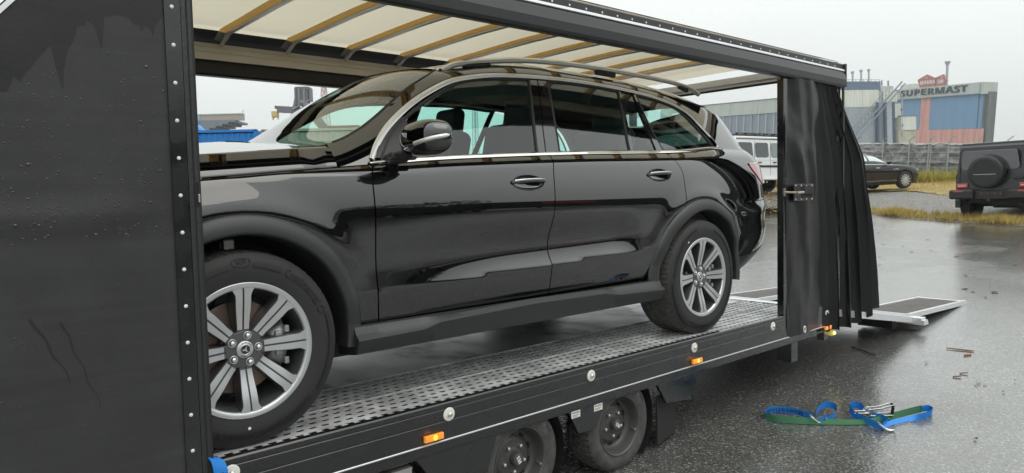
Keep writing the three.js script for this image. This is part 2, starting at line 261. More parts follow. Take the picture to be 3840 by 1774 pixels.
{
  const steelRim = phy({ color: lc(0.055, 0.054, 0.051), roughness: 0.5, clearcoat: 0.2 }), R = 0.275;
  const tyreG = uvBox(blockTyre(R, 0.168, 0.185, 46, 0.009, 0.011));
  const rimG = latheZ([[0.168, -0.012], [0.176, 0.002], [0.178, 0.006], [0.171, 0.007], [0.163, -0.004], [0.157, -0.04], [0.148, -0.062], [0.135, -0.075], [0.112, -0.074], [0.108, -0.062], [0.09, -0.058], [0.06, -0.058], [0.052, -0.05], [0.04, -0.048], [0.001, -0.048]], 56);
  const holeG = join(Array.from({ length: 10 }, (_, i) => { const a = (i + 0.5) / 10 * 2 * PI; const b = new RoundedBoxGeometry(0.012, 0.03, 0.014, 2, 0.005); b.translate(0.124, 0, -0.071); b.rotateZ(a); return b; }));
  const nutG = Array.from({ length: 5 }, (_, i) => { const a = i / 5 * 2 * PI + 0.9; return latheZ([[0, 0.012], [0.008, 0.011], [0.0105, 0.006], [0.011, -0.01]], 10).translate(0.071 * Math.cos(a), 0.071 * Math.sin(a), -0.05); });
  const capG = latheZ([[0, -0.012], [0.028, -0.013], [0.034, -0.018], [0.036, -0.05]], 28);
  const mk = (x, zo, sgn, rot) => {
    const w = new THREE.Group(); w.name = 'wheel'; w.position.set(x, -0.395, zo); if (sgn < 0) w.rotation.y = PI; trailer.add(w);
    put('tyre', tyreG, rubberWorn, w); const r = put('rim', rimG, steelRim, w); put('vent_hole', holeG, M.dark, w);
    nutG.forEach(n => put('wheel_nut', n, M.steel, w)); put('hub_cap', capG, steelRim, w);
    const e = text3('EM', 0.022, 0.001); e.center(); e.rotateZ(-1.15 + rot); e.translate(0, 0, -0.0115); put('hub_letters', e, M.white, w);
    put('valve', [rod(V(0.145, -0.05, -0.04), V(0.14, -0.052, -0.004), 0.0045), rod(V(0.14, -0.052, -0.006), V(0.1395, -0.0523, 0.004), 0.006)], M.steel, w);
    put('tyre_letters', [bentText('KONTIO', 0.024, 0.0012, 0.228, 122, () => 0.0105), bentText('WR3', 0.018, 0.0012, 0.228, 40, () => 0.0105)], rubber, w);
  };
  mk(1.35, 0.088, 1, 0); mk(2.135, 0.088, 1, 0.5); mk(1.35, 2 * ZC - 0.088, -1, 0); mk(2.135, 2 * ZC - 0.088, -1, 0);
  T('axle', [rod(V(1.35, -0.395, 0), V(1.35, -0.395, -1.96), 0.035), rod(V(2.135, -0.395, 0), V(2.135, -0.395, -1.96), 0.035)], M.dark);
}
{ // superstructure: beams, roof, bows
  both('roof_beam', prismX([[0.10, 1.80], [0.142, 1.797], [0.156, 1.803], [0.164, 1.818], [0.166, 1.862], [0.150, 1.915], [0.142, 1.93], [0.10, 1.93]], -0.30, 4.975), phy({ color: lc(0.018, 0.018, 0.021), roughness: 0.36, ior: 1.5 }));
  both('alu_track', prismX([[0.09, 1.931], [0.147, 1.931], [0.150, 1.934], [0.147, 1.948], [0.138, 1.951], [0.09, 1.951]], -0.30, 4.975), M.aluBright);
  both('roof_edge_strip', prismX([[0.09, 1.9515], [0.128, 1.9515], [0.136, 1.955], [0.137, 1.988], [0.130, 1.996], [0.09, 1.998]], -0.33, 4.985), M.tarp);
  for (let i = 0; i < 40; i++) { const x = -0.214 + i * 0.1291; T('roof_rivet', latheZ([[0, 0.003], [0.005, 0.002], [0.0065, 0]], 8).translate(x, 1.964, 0.1365), M.white); }
  both('inner_rail', prismX([[0.055, 1.895], [0.095, 1.895], [0.095, 2.0], [0.055, 2.0], [0.055, 1.975], [0.0585, 1.974], [0.0585, 1.971], [0.055, 1.97], [0.055, 1.944], [0.0585, 1.943], [0.0585, 1.940], [0.055, 1.939]], -1.2, 4.93), std(lc(0.56, 0.51, 0.43), 0.55, 0.0));
  both('valance', bx(6.1, 0.085, 0.006, 1.87, 1.852, 0.08), M.rubberBlack);
  const yRoof = t => { const s = Math.min(t, 2.2 - t); return s < 0.03 ? lerp(1.997, 2.01, s / 0.03) : s < 0.20 ? lerp(2.01, 2.066, sstep(0, 1, (s - 0.03) / 0.17) * 0.6 + 0.4 * (s - 0.03) / 0.17) : 2.066 + 0.014 * sstep(0.2, 1.1, s); };
  const sag = (x, s) => -0.007 * Math.abs(Math.sin((x - 0.68) / 0.4505 * PI)) * sstep(0.1, 0.4, Math.min(s, 2.2 - s));
  const roofG = (s0, s1, n, dy) => grid(110, n, (u, v) => { const x = lerp(-0.36, 4.98, u), s = lerp(s0, s1, v); return V(x, yRoof(s) + sag(x, s) + dy, 0.12 - s); });
  T('roof_tarpaulin', roofG(0.155, 2.045, 44, 0.012), M.roofTarp);
  T('roof_margin', roofG(0, 0.156, 8, 0.013), M.tarp); T('roof_margin', roofG(2.044, 2.2, 8, 0.013), M.tarp);
  const line = s => [0.03, 0.1, 0.16, 0.2, 0.26, 0.6, 1.1, 1.6, 1.94, 2.0, 2.04, 2.1, 2.17].map(s);
  for (let k = -2; k < 9; k++) {
    const x = 0.68 + 0.4505 * k; if (x < -0.3) continue;
    const b = T('roof_bow', tube(line(s => V(x, yRoof(s) - 0.016 - 0.014 * (1 - sstep(0.0, 0.15, Math.min(s, 2.2 - s))), 0.12 - s)), 0.0135, 70, 8), M.steel);
    put('bow_sleeve', grid(4, 50, (u, v) => { const s = lerp(0.16, 2.04, v), w = (u - 0.5) * 0.088; return V(x - 0.006 + w, yRoof(s) + 0.0065 - 0.008 * (1 - Math.abs(u - 0.5) * 2), 0.12 - s); }), M.roofSleeve, b);
    for (const [a, c] of [[0.07, 0.16], [2.04, 2.13]]) put('sleeve_end', grid(2, 6, (u, v) => { const s = lerp(a, c, v), w = (u - 0.5) * 0.088; return V(x - 0.006 + w, yRoof(s) + 0.006 - 0.008 * (1 - Math.abs(u - 0.5) * 2), 0.12 - s); }), M.sleeveGrey, b);
    for (const s of [0.035, 2.165]) put('bow_socket', rbx(0.042, 0.02, 0.03, 0.006, x, 1.978, 0.12 - s), M.steel, b);
  }
  T('rear_header', [bx(0.06, 0.055, 2.16, 4.94, 1.985, ZC), bx(0.03, 0.03, 2.16, 4.965, 1.945, ZC)], M.alu);
  T('rear_header_seal', bx(0.02, 0.02, 2.1, 4.965, 1.922, ZC), M.rubberBlack);
  both('rear_post', bx(0.055, 1.95, 0.06, 4.945, 0.965, 0.085), M.blackSteel);
  both('rear_edge_cover', [bx(0.02, 0.19, 0.03, 4.992, 1.90, 0.14), bx(0.02, 0.9, 0.014, 4.992, 1.40, 0.13)], M.tarp);
}
{ // closed front part of the side, with wet tarpaulin, rivet strip and end post
  const P = [[-0.285, -0.04], [-0.285, 1.99], [-0.375, 1.99], [-0.745, 1.557], [-1.75, 0.385], [-1.75, -0.04]];
  const minx = -1.75, maxx = -0.285;
  // wet patch at the top with drips: its own outline, from the photograph
  const wetLow = lin([[-1.75, 1.05], [-0.82, 1.30], [-0.742, 1.32], [-0.726, 1.365], [-0.71, 1.35], [-0.66, 1.425], [-0.625, 1.47], [-0.613, 1.40], [-0.603, 1.355], [-0.597, 1.33], [-0.592, 1.40], [-0.58, 1.455], [-0.553, 1.51], [-0.55, 1.535], [-0.525, 1.545], [-0.52, 1.56], [-0.50, 1.545], [-0.487, 1.49], [-0.481, 1.475], [-0.476, 1.52], [-0.47, 1.58], [-0.44, 1.59], [-0.40, 1.592], [-0.385, 1.57], [-0.367, 1.565], [-0.36, 1.545], [-0.352, 1.565], [-0.33, 1.56], [-0.325, 1.525], [-0.318, 1.57], [-0.30, 1.60], [-0.28, 1.62]]);
  const wet = (u, v) => { const x = lerp(minx, maxx, u), y = lerp(-0.04, 1.99, v); const e = 0.010 * (fbm(x * 40, y * 40, 256, 3) - 0.5); return y + e > wetLow(x) ? 1 : 0; };
  const runs = (x, y) => { let r = 0; for (const [x0, y0, y1, w] of [[-0.72, 0.62, 0.40, 0.004], [-0.64, 0.60, 0.30, 0.0025]]) { const t = (y - y1) / (y0 - y1); if (t > 0 && t < 1) { const c = x0 + 0.10 * (1 - t) + 0.004 * Math.sin(y * 60); if (Math.abs(x - c) < w * (0.5 + t)) r = 1; } } return r; };
  const map = dataTex(1024, (u, v) => { const x = lerp(minx, maxx, u), y = lerp(-0.04, 1.99, v); const n = fbm(u * 10, v * 14, 64, 5) - 0.5, sc = fbm(u * 3, v * 90, 256, 3); let a = wet(u, v) || runs(x, y) ? 0.14 : 0.205; a += 0.045 * n + 0.03 * (sc - 0.5) + 0.025 * (hash2(Math.floor(u * 1024), Math.floor(v * 1024)) - 0.5); return [a, a, a * 1.015]; }, true);
  const rough = dataTex(512, (u, v) => wet(u, v) ? 0.36 : 0.50 + 0.25 * (fbm(u * 12, v * 18, 64, 4) - 0.5));
  const bump = dataTex(512, (u, v) => 0.6 * fbm(u * 7, v * 7, 64, 3) + 0.25 * fbm(u * 4, v * 60, 128, 3) * sstep(0.25, 0.5, v) * (1 - sstep(0.5, 0.7, v)) + 0.15 * vnoise(u * 300, v * 420, 256));
  const g = join([panel(P, { step: 0.04, fold: 0.012, surf: (x, y) => 0.1385 + 0.010 * (fbm(x * 2.1 + 8, y * 1.5 + 3, 256, 2) - 0.5) * sstep(0.0, 0.25, -0.285 - x) + 0.0012 * Math.sin(y * 120 + 4 * fbm(x * 3 + 9, y * 2, 256, 2)) * sstep(0.78, 0.86, y) * (1 - sstep(0.98, 1.06, y)) * sstep(0.02, 0.2, -0.285 - x) }), (() => { const q = extr(P, 0.006); q.translate(0, 0, 0.116); return q; })()]); const p = g.attributes.position, uv = g.attributes.uv;
  for (let i = 0; i < p.count; i++) uv.setXY(i, (p.getX(i) - minx) / (maxx - minx), (p.getY(i) + 0.04) / 2.03);
  const sideP = T('front_side_panel', g, phy({ color: 0xffffff, map, roughness: 1, roughnessMap: rough, bumpMap: bump, bumpScale: 0.0024, ior: 1.42 }));
  T('front_side_panel', mirrorZ(g, ZC), sideP.material);
  const drops = [];
  for (let i = 0; i < 300; i++) {
    const y = i < 130 ? rr(1.02, 1.42) : i < 230 ? rr(0.86, 1.02) : rr(0.2, 1.5), x = rr(-0.86, -0.30); if (y > wetLow(x) - 0.02) continue;
    const r = rr(0.0013, 0.0030) * (hash2(i, 3) > 0.9 ? 1.5 : 1), s = new THREE.SphereGeometry(r, 7, 4, 0, 2 * PI, 0, PI / 2); s.rotateX(PI / 2); s.scale(rr(0.9, 1.6), rr(0.8, 1.5), 0.6); s.translate(x, y, 0.1385 + 0.010 * (fbm(x * 2.1 + 8, y * 1.5 + 3, 256, 2) - 0.5) * sstep(0.0, 0.25, -0.285 - x)); drops.push(s);
  }
  const dm = put('water_drops', drops, phy({ color: lc(0.02), roughness: 0.05, ior: 1.4, clearcoat: 1 }), sideP); dm.userData.kind = 'stuff';
  put('nose_piping', beam(V(-0.748, 1.562, 0.134), V(-0.372, 1.997, 0.134), 0.014, 0.02), M.aluBright, sideP);
  put('nose_piping', beam(V(-1.75, 0.39, 0.134), V(-0.748, 1.562, 0.134), 0.014, 0.02), M.aluBright, sideP);
  T('nose_cover', extr([[-0.375, 1.992], [-0.31, 1.992], [-0.31, 2.02], [-0.385, 2.005], [-1.762, 0.40], [-1.75, 0.388]], 2.2).translate(0, 0, -2.08), M.tarp);
  T('front_bulkhead', bx(0.03, 0.5, 2.2, -1.735, 0.17, ZC), M.blackSteel);
  T('rivet_strip', bx(0.052, 2.02, 0.006, -0.262, 0.965, 0.1435), M.blackSteel);
  for (let i = 0; i < 16; i++) T('strip_rivet', latheZ([[0, 0.003], [0.0045, 0.0025], [0.0068, 0]], 12).translate(-0.262 - 0.0002 * i, 1.904 - i * 0.1297, 0.1466), M.white);
  const post = T('end_post', prismX([[0.10, 0], [0.148, 0], [0.148, 1], [0.10, 1]], -0.2345, -0.1999), M.tarp); post.scale.y = 1.83; post.position.y = -0.035;
  T('end_post_lip', rod(V(-0.2, -0.035, 0.142), V(-0.2, 1.80, 0.142), 0.007), M.rubberBlack);
  T('post_groove', bx(0.004, 1.83, 0.004, -0.216, 0.88, 0.1485), M.dark);
  const sl = T('latch_slot', rbx(0.013, 0.085, 0.004, 0.0015, -0.210, 1.0, 0.1487), M.dark); put('latch_tongue', rbx(0.006, 0.03, 0.012, 0.002, -0.2035, 0.985, 0.150), M.steel, sl);
}
{ // pushed-back rear curtain
  T('curtain_pole', [bx(0.055, 1.77, 0.05, 4.022, 0.905, 0.105)], M.blackSteel);
  const wr = (x, y) => 0.034 * (vnoise(x * 9 + y * 2.5, y * 4.2) - 0.5) * sstep(0.6, 1.1, y) + 0.014 * Math.sin(y * 7 + 9 * x) * sstep(0.9, 1.2, y) + 0.022 * (fbm(x * 7, y * 3.4, 256, 3) - 0.5) + 0.008 * Math.sin((x - 4.1) * 24 + y * 4) * sstep(-0.1, 0.6, y) + 0.02 * Math.sin((x - 4.05) / 0.45 * PI);
  const flat = grid(50, 150, (u, v) => { const y = lerp(1.80, -0.155, v), w = lerp(4.0, 4.53 + 0.10 * (1.8 - y) / 1.95, u) + 0.035 * (1.8 - y) / 1.95; return V(w, y + 0.02 * u * v, 0.135 + wr(w, y)); }, 1, true);
  const cm = phy({ color: lc(0.010, 0.010, 0.011), roughness: 0.26, ior: 1.45, bumpMap: dataTex(256, (u, v) => vnoise(u * 120, v * 120, 120), false, [6, 24]), bumpScale: 0.0005 });
  const c = T('side_curtain', flat, cm);
  const xR = crv([[-0.25, 5.86], [0.1, 5.79], [0.65, 5.66], [1.0, 5.54], [1.11, 5.51], [1.25, 5.455], [1.56, 5.13], [1.80, 4.90]]);
  const folds = grid(190, 120, (u, v) => {
    const yb = lerp(-0.185, -0.20, u) + 0.05 * sstep(0.75, 0.95, u) - 0.035 * Math.sin(u * PI), y = lerp(1.80, yb, v), t = (1.8 - y) / 2;
    const x0 = 4.47 + 0.135 * t, x1 = xR(y), k = u + 0.045 * Math.sin(2 * PI * 5.2 * u) * (1 - 0.5 * u), x = lerp(x0, x1, k * (0.75 + 0.25 * k));
    const amp = lerp(0.028, 0.080, sstep(0, 0.6, t)) * (0.55 + 0.6 * vnoise(u * 9, 2)), ph = 2 * PI * 5.2 * u + 0.9 * Math.sin(t * 2.4 + u * 5);
    let z = 0.125 + amp * (Math.pow(Math.abs(Math.sin(ph / 2)), 0.8) * 1.7 - 1) + 0.010 * (fbm(u * 14, t * 5, 64, 3) - 0.5) - 0.07 * u * t;
    z += 0.022 * Math.exp(-Math.pow((u - 0.40) / 0.06, 2)) * sstep(0.50, 0.60, t) * (1 - sstep(0.60, 0.69, t)); // sagging pocket
    return V(x, y, z);
  }, 1, true);
  put('curtain_folds', folds, cm, c);
  const l = put('curtain_latch', rbx(0.312, 0.128, 0.012, 0.004, 4.231, 0.945, 0.166), M.blackSteel, c);
  put('latch_recess', [bx(0.17, 0.085, 0.004, 4.27, 0.945, 0.1725)], M.dark, c);
  put('latch_grip', rbx(0.15, 0.05, 0.012, 0.005, 4.29, 0.955, 0.178), M.rubberBlack, c);
  put('latch_knob', [rod(V(4.10, 0.942, 0.18), V(4.2, 0.946, 0.18), 0.011), rod(V(3.96, 0.95, 0.15), V(4.12, 0.944, 0.176), 0.008), bx(0.02, 0.06, 0.012, 3.965, 0.95, 0.15)], std(lc(0.5, 0.44, 0.33), 0.3, 1), c);
  for (let i = 0; i < 8; i++) put('latch_screw', latheZ([[0, 0.003], [0.006, 0.002], [0.007, 0]], 10).translate(4.10 + (i % 4) * 0.085, i < 4 ? 0.996 : 0.893, 0.172), M.steel, c);
  put('eyelet', new THREE.TorusGeometry(0.022, 0.008, 8, 20).scale(0.75, 1, 0.6).translate(4.27, -0.118, 0.158), M.aluBright, c);
  put('tie_hook', new THREE.TorusGeometry(0.022, 0.005, 6, 14, 3.4).translate(4.58, -0.03, 0.19), M.white, c);
}
{ // rear end: tail lamps, support foot, lowered tailgate and loading ramps
  T('support_foot', [bx(0.10, 0.20, 0.12, 4.30, -0.29, 0.0), bx(0.16, 0.02, 0.14, 4.32, -0.20, 0.0), beam(V(4.33, -0.2, 0.06), V(4.5, -0.2, -0.3), 0.03, 0.05)], M.blackSteel);
  T('lamp_bracket', [bx(0.45, 0.012, 0.09, 4.72, -0.205, 0.05), bx(0.07, 0.09, 0.06, 4.80, -0.245, 0.05)], M.blackSteel);
  const tl = T('rear_position_lamp', rbx(0.07, 0.045, 0.05, 0.012, 4.905, -0.245, 0.075), std(lc(0.5, 0.45, 0.1), 0.3, 0, { emissive: lc(1, 0.85, 0.15), emissiveIntensity: 0.2 }));
  put('bulb', new THREE.SphereGeometry(0.017, 12, 8).translate(4.905, -0.245, 0.098), std(lc(1, 0.9, 0.5), 0.3, 0, { emissive: lc(1, 0.86, 0.35), emissiveIntensity: 0.9 }), tl);
  const p = new THREE.PointLight(0xffdf60, 0.001, 6); p.position.set(4.91, -0.25, 0.125); p.castShadow = true; tl.add(p);
  const ang = -Math.atan2(0.355, 2.10), L = Math.hypot(0.355, 2.10);
  const gate = new THREE.Group(); gate.name = 'tailgate'; gate.position.set(4.635, 0.0, ZC); gate.rotation.z = ang; trailer.add(gate);
  for (let i = 0; i < 7; i++) put('gate_plank', bx(L / 7 - 0.004, 0.04, 2.06, (i + 0.5) * L / 7, -0.022, 0), M.aluDeck, gate);
  for (const z of [1.046, -1.046]) put('gate_edge', bx(L, 0.06, 0.03, L / 2, -0.025, z), M.aluBright, gate);
  T('hinge_beam', [bx(0.12, 0.02, 2.29, 6.76, -0.362, ZC), extr([[6.70, -0.42], [6.83, -0.42], [6.80, -0.372], [6.70, -0.372]], 0.34).translate(0, 0, -0.15), bx(0.1, 0.05, 0.3, 6.76, -0.40, -1.9)], M.aluBright);
  for (const z of [-0.24, -1.75]) T('gate_foot', bx(0.14, 0.09, 0.34, 6.66, -0.425, z), M.rubberBlack);
  const dk = std(0xffffff, 0.7, 0, { map: dataTex(256, (u, v) => { const a = 0.27 + 0.12 * (fbm(u * 7, v * 7, 7, 5) - 0.5); return [a * 1.06, a, a * 0.95]; }, true, [1.2, 1.2]) });
  for (const zc of [-0.228, -1.918]) {
    const r = new THREE.Group(); r.name = 'loading_ramp'; r.position.set(6.80, -0.352, zc); r.rotation.z = Math.atan2(-0.06, 1.75); trailer.add(r);
    put('ramp_deck', bx(1.70, 0.018, 0.43, 0.86, 0.0, 0), dk, r);
    put('ramp_side', bx(1.75, 0.05, 0.036, 0.875, -0.004, 0.242), M.aluBright, r); put('ramp_side', bx(1.75, 0.05, 0.036, 0.875, -0.004, -0.242), M.aluBright, r);
    put('ramp_end', extr([[1.70, -0.02], [1.84, -0.028], [1.84, -0.02], [1.72, 0.014]], 0.50).translate(0, 0, -0.25), M.aluBright, r);
    put('ramp_end', bx(0.03, 0.03, 0.45, 0.012, 0.0, 0), M.aluBright, r);
  }
  T('drawbar', [beam(V(-1.7, -0.25, -0.45), V(-3.4, -0.3, ZC), 0.07, 0.09), beam(V(-1.7, -0.25, -1.51), V(-3.4, -0.3, ZC), 0.07, 0.09)], M.steel);
  T('storage_bracket', [bx(0.26, 0.14, 0.3, 0.55, -0.31, -0.05), bx(0.10, 0.012, 0.14, 0.62, -0.232, 0.05, 0.1)], M.steel);
}
// ---------------------------------------------------------------- the SUV on the trailer
const suv = thing('suv_car', 'glossy black seven-seat SUV with silver eight-spoke wheels on the trailer deck', 'car');
const CZ = -0.978; // centre line of the car
const paint = phy({ color: lc(0.0015, 0.0015, 0.002), roughness: 0.02, ior: 1.85, clearcoat: 0.4, clearcoatRoughness: 0.0 });
const gloss = phy({ color: lc(0.006), roughness: 0.08, ior: 1.6, clearcoat: 1 });
const cladding = phy({ color: lc(0.022, 0.022, 0.0245), roughness: 0.45, ior: 1.6 });
const carChrome = std(lc(0.83, 0.82, 0.80), 0.13, 1), satin = std(lc(0.72, 0.715, 0.70), 0.3, 0.45);
const glassF = phy({ color: lc(0.80, 1.0, 0.95), roughness: 0, transmission: 1, thickness: 0, ior: 1.6 });
const glassR = phy({ color: lc(0.60, 0.96, 0.88), roughness: 0, transmission: 1, thickness: 0, ior: 1.8 });
const glassW = phy({ color: lc(0.76, 1.0, 0.92), roughness: 0, transmission: 1, thickness: 0, ior: 1.65 });
const cabin = std(lc(0.03, 0.03, 0.031), 0.75), cabinLight = std(lc(0.16, 0.155, 0.145), 0.85);
const yBelt = crv([[-1.2, 1.03], [-0.6, 1.03], [-0.142, 1.062], [0.25, 1.095], [0.62, 1.124], [0.94, 1.152], [1.47, 1.182], [2.1, 1.209], [2.87, 1.234], [3.22, 1.253], [3.58, 1.283], [4.4, 1.30]]);
const roofR = crv([[0, 1.69], [1.0, 1.69], [1.15, 1.698], [1.3, 1.720], [1.4, 1.741], [1.5, 1.762], [1.67, 1.790], [1.85, 1.808], [2.0, 1.814], [2.6, 1.806], [3.1, 1.785], [3.5, 1.752], [3.75, 1.72], [3.95, 1.685], [4.4, 1.62]]);
const xTaper = crv([[0.2, 3.45], [0.31, 3.47], [0.40, 3.66], [0.56, 3.83], [0.775, 3.82], [0.94, 3.77], [1.03, 3.78], [1.176, 3.83], [1.30, 3.765], [1.47, 3.745], [1.55, 3.735], [1.65, 3.745], [1.8, 3.745]]);
const xT = y => xTaper(y) + 0.235 * sstep(0.78, 0.92, y), wx = P => P.map(p => p[0] > 2.8 ? [p[0] + 0.105 * (p[0] - 2.8) ** 2, p[1]] : p);
const yWs = crv([[0.36, 1.198], [0.52, 1.237], [0.66, 1.303], [0.785, 1.382], [0.921, 1.478], [1.052, 1.560], [1.196, 1.637], [1.25, 1.665]]);
const yCrease = x => 0.55 + 0.034 * (x - 0.6);
const scoop = x => 0.034 * sstep(0.60, 1.5, x) * (1 - sstep(2.25, 2.52, x));
function bodyZ(x, y) {
  const yb = yBelt(x), shd = lerp(0.028, 0.072, sstep(0.1, 0.9, x)), ys = yb - shd, yc = yCrease(x);
  const low = Y => {
    if (Y < yc) return -0.024 - 0.17 * (yc - Y) - 0.4 * (yc - Y) * (yc - Y);
    const u = (Y - yc) / (0.895 - yc);
    if (u < 1) return -0.024 * (1 - sstep(0.22, 1.0, u)) - scoop(x) * 6.75 * u * (1 - u) * (1 - u);
    return -0.85 * (Y - 0.895) * (Y - 0.895);
  };
  let z, side = 1;
  if (y <= ys) z = low(y);
  else {
    const zs = low(ys), k0 = 1.70 * (ys - 0.895), s = Math.min(y, yb) - ys; z = zs - k0 * s - 0.46 * s * s / shd;
    if (y > yb) {
      const h = Math.min(1, (y - yb) / (roofR(x) - yb)), A = 0.245, zb = z; z -= 0.012 + A * h + (-CZ + zb - 0.012 - A) * (1 - Math.sqrt(Math.max(0, 1 - Math.pow(h, 14)))); side = 1 - sstep(0.86, 1, h);
    }
  }
  if (x > 0.3 && x < 1.32 && y > yb) { const q = clamp((y - yWs(x) + 0.17) / 0.17, 0, 1.2); z -= 0.062 * q * q * (1 - sstep(1.0, 1.3, x)) * sstep(0.30, 0.42, x); }
  for (const cx of [0, 3.145]) { const r = Math.hypot(x - cx, y - 0.385) - 0.55; if (r < 0.24 && y > 0.5) z += 0.017 * sstep(0.55, 0.78, y) * Math.exp(-r * r / 0.0049) * side; }
  const up = sstep(0.78, 0.92, y), a = Math.max(0, x - xT(y)), b2 = Math.max(0, x - 2.8); z -= (0.8 * a * a + 0.06 * up * b2 * b2) * side;
  const f = Math.max(0, -0.42 - x); z -= 0.85 * f * f;
  return z;
}
const onBody = (x, y, o = 0) => { const E = 1e-3, z = bodyZ(x, y); if (!o) return V(x, y, z); const n = V(-(bodyZ(x + E, y) - bodyZ(x - E, y)) / (2 * E), -(bodyZ(x, y + E) - bodyZ(x, y - E)) / (2 * E), 1).normalize(); return V(x, y, z).addScaledVector(n, o); };
function clipAxis(P, ax, v, keepLess) { // clip a polygon at x = v or y = v
  const out = []; for (let i = 0; i < P.length; i++) { const a = P[i], b = P[(i + 1) % P.length], ia = keepLess ? a[ax] <= v : a[ax] >= v, ib = keepLess ? b[ax] <= v : b[ax] >= v; if (ia) out.push(a); if (ia !== ib) { const t = (v - a[ax]) / (b[ax] - a[ax]); out.push([a[0] + (b[0] - a[0]) * t, a[1] + (b[1] - a[1]) * t]); } } return out;
}
function resample(P, d) { const out = []; for (let i = 0; i < P.length; i++) { const a = P[i], b = P[(i + 1) % P.length], n = Math.max(1, Math.ceil(Math.hypot(b[0] - a[0], b[1] - a[1]) / d)); for (let k = 0; k < n; k++) out.push([lerp(a[0], b[0], k / n), lerp(a[1], b[1], k / n)]); } return out; }
// a panel cut from the body surface: outline P in (x, y), gap shrinks nothing, edge folds inward
function panel(P, { step = 0.02, off = 0, fold = 0.02, surf = bodyZ } = {}) {
  if (THREE.ShapeUtils.area(P.map(p => new THREE.Vector2(...p))) < 0) P = P.slice().reverse();
  const pos = [], nor = [], E = 1e-3;
  const N = (x, y) => V(-(surf(x + E, y) - surf(x - E, y)) / (2 * E), -(surf(x, y + E) - surf(x, y - E)) / (2 * E), 1).normalize();
  const add = (x, y) => { const n = N(x, y); pos.push(x + n.x * off, y + n.y * off, surf(x, y) + n.z * off); nor.push(n.x, n.y, n.z); };
  const xs = P.map(p => p[0]), ys = P.map(p => p[1]), x0 = Math.min(...xs), x1 = Math.max(...xs), y0 = Math.min(...ys), y1 = Math.max(...ys), nx = Math.ceil((x1 - x0) / step), ny = Math.ceil((y1 - y0) / step);
  for (let i = 0; i < nx; i++) {
    const xa = x0 + (x1 - x0) * i / nx, xb = x0 + (x1 - x0) * (i + 1) / nx; let col = clipAxis(clipAxis(P, 0, xa, false), 0, xb, true); if (col.length < 3) continue;
    for (let j = 0; j < ny; j++) {
      const ya = y0 + (y1 - y0) * j / ny, yb = y0 + (y1 - y0) * (j + 1) / ny; let c = clipAxis(clipAxis(col, 1, ya, false), 1, yb, true);
      c = c.filter((p, k) => { const q = c[(k + 1) % c.length]; return Math.hypot(p[0] - q[0], p[1] - q[1]) > 1e-6; }); if (c.length < 3) continue;
      if (c.length === 3) { c.forEach(p => add(...p)); continue; }
      const tri = THREE.ShapeUtils.triangulateShape(c.map(p => new THREE.Vector2(...p)), []); for (const t of tri) { let [a, b, d] = t.map(k => c[k]); const ar = (b[0] - a[0]) * (d[1] - a[1]) - (d[0] - a[0]) * (b[1] - a[1]); if (Math.abs(ar) < 1e-10) continue; if (ar < 0) [b, d] = [d, b]; add(...a); add(...b); add(...d); }
    }
  }
  if (fold) { const Q = resample(P, 0.03); for (let i = 0; i < Q.length; i++) { const a = Q[i], b = Q[(i + 1) % Q.length], na = N(...a), nb = N(...b), A = V(a[0], a[1], surf(...a)).addScaledVector(na, off), B = V(b[0], b[1], surf(...b)).addScaledVector(nb, off), A2 = A.clone().addScaledVector(na, -fold), B2 = B.clone().addScaledVector(nb, -fold), o = V(b[1] - a[1], a[0] - b[0], 0).normalize(); for (const p of [A, A2, B2, A, B2, B]) { pos.push(p.x, p.y, p.z); nor.push(o.x, o.y, o.z); } } }
  const g = new THREE.BufferGeometry(); g.setAttribute('position', new THREE.Float32BufferAttribute(pos, 3)); g.setAttribute('normal', new THREE.Float32BufferAttribute(nor, 3));
  const uv = new Float32Array(pos.length / 3 * 2); for (let i = 0; i < pos.length / 3; i++) { uv[2 * i] = pos[3 * i]; uv[2 * i + 1] = pos[3 * i + 1]; } g.setAttribute('uv', new THREE.BufferAttribute(uv, 2)); return g;
}
const sides = (n, g, m, parent) => { const a = put(n, g, m, parent || suv), b = put(n, mirrorZ(Array.isArray(g) ? join(g) : g, CZ), m, parent || suv); return [a, b]; };
const arc = (cx, cy, r, a0, a1, n = 28) => Array.from({ length: n + 1 }, (_, i) => { const a = lerp(a0, a1, i / n) * PI / 180; return [cx + r * Math.cos(a), cy + r * Math.sin(a)]; });
const belt = (x0, x1, d, n = 24) => Array.from({ length: n + 1 }, (_, i) => { const x = lerp(x0, x1, i / n); return [x, yBelt(x) + d]; });
const smooth2 = (P, n) => new THREE.SplineCurve(P.map(p => new THREE.Vector2(...p))).getPoints(n).map(p => [p.x, p.y]);
const WF = [0, 0.385], WR = [3.145, 0.385], gap = 0.0035;
// --- side panels
const HANDLES = [[1.543, 1.037, 0.232], [2.700, 1.080, 0.232]];
function keyhole(P, [x, y, w]) { // joins the outline to an oval opening
  if (THREE.ShapeUtils.area(P.map(p => new THREE.Vector2(...p))) < 0) P = P.slice().reverse();
  const Q = Array.from({ length: 32 }, (_, i) => { const a = -i / 32 * 2 * PI; return [x + w / 2 * Math.cos(a), y + 0.041 * Math.sin(a)]; });
  let best = [1e9, 0, 0]; P.forEach((p, i) => Q.forEach((q, j) => { const d = Math.hypot(p[0] - q[0], p[1] - q[1]); if (d < best[0]) best = [d, i, j]; }));
  const [, i, j] = best; return [...P.slice(0, i + 1), ...Q.slice(j), ...Q.slice(0, j + 1), ...P.slice(i)];
}
const fdFront = smooth2([[0.627, 1.124], [0.601, 1.06], [0.596, 0.95], [0.598, 0.80], [0.604, 0.65], [0.616, 0.50], [0.629, 0.392]], 24);
const fdRear = smooth2([[1.722, 0.398], [1.717, 0.555], [1.712, 0.73], [1.719, 0.87], [1.735, 1.02], [1.752, 1.10], [1.778, 1.16], [1.786, 1.195]], 24);
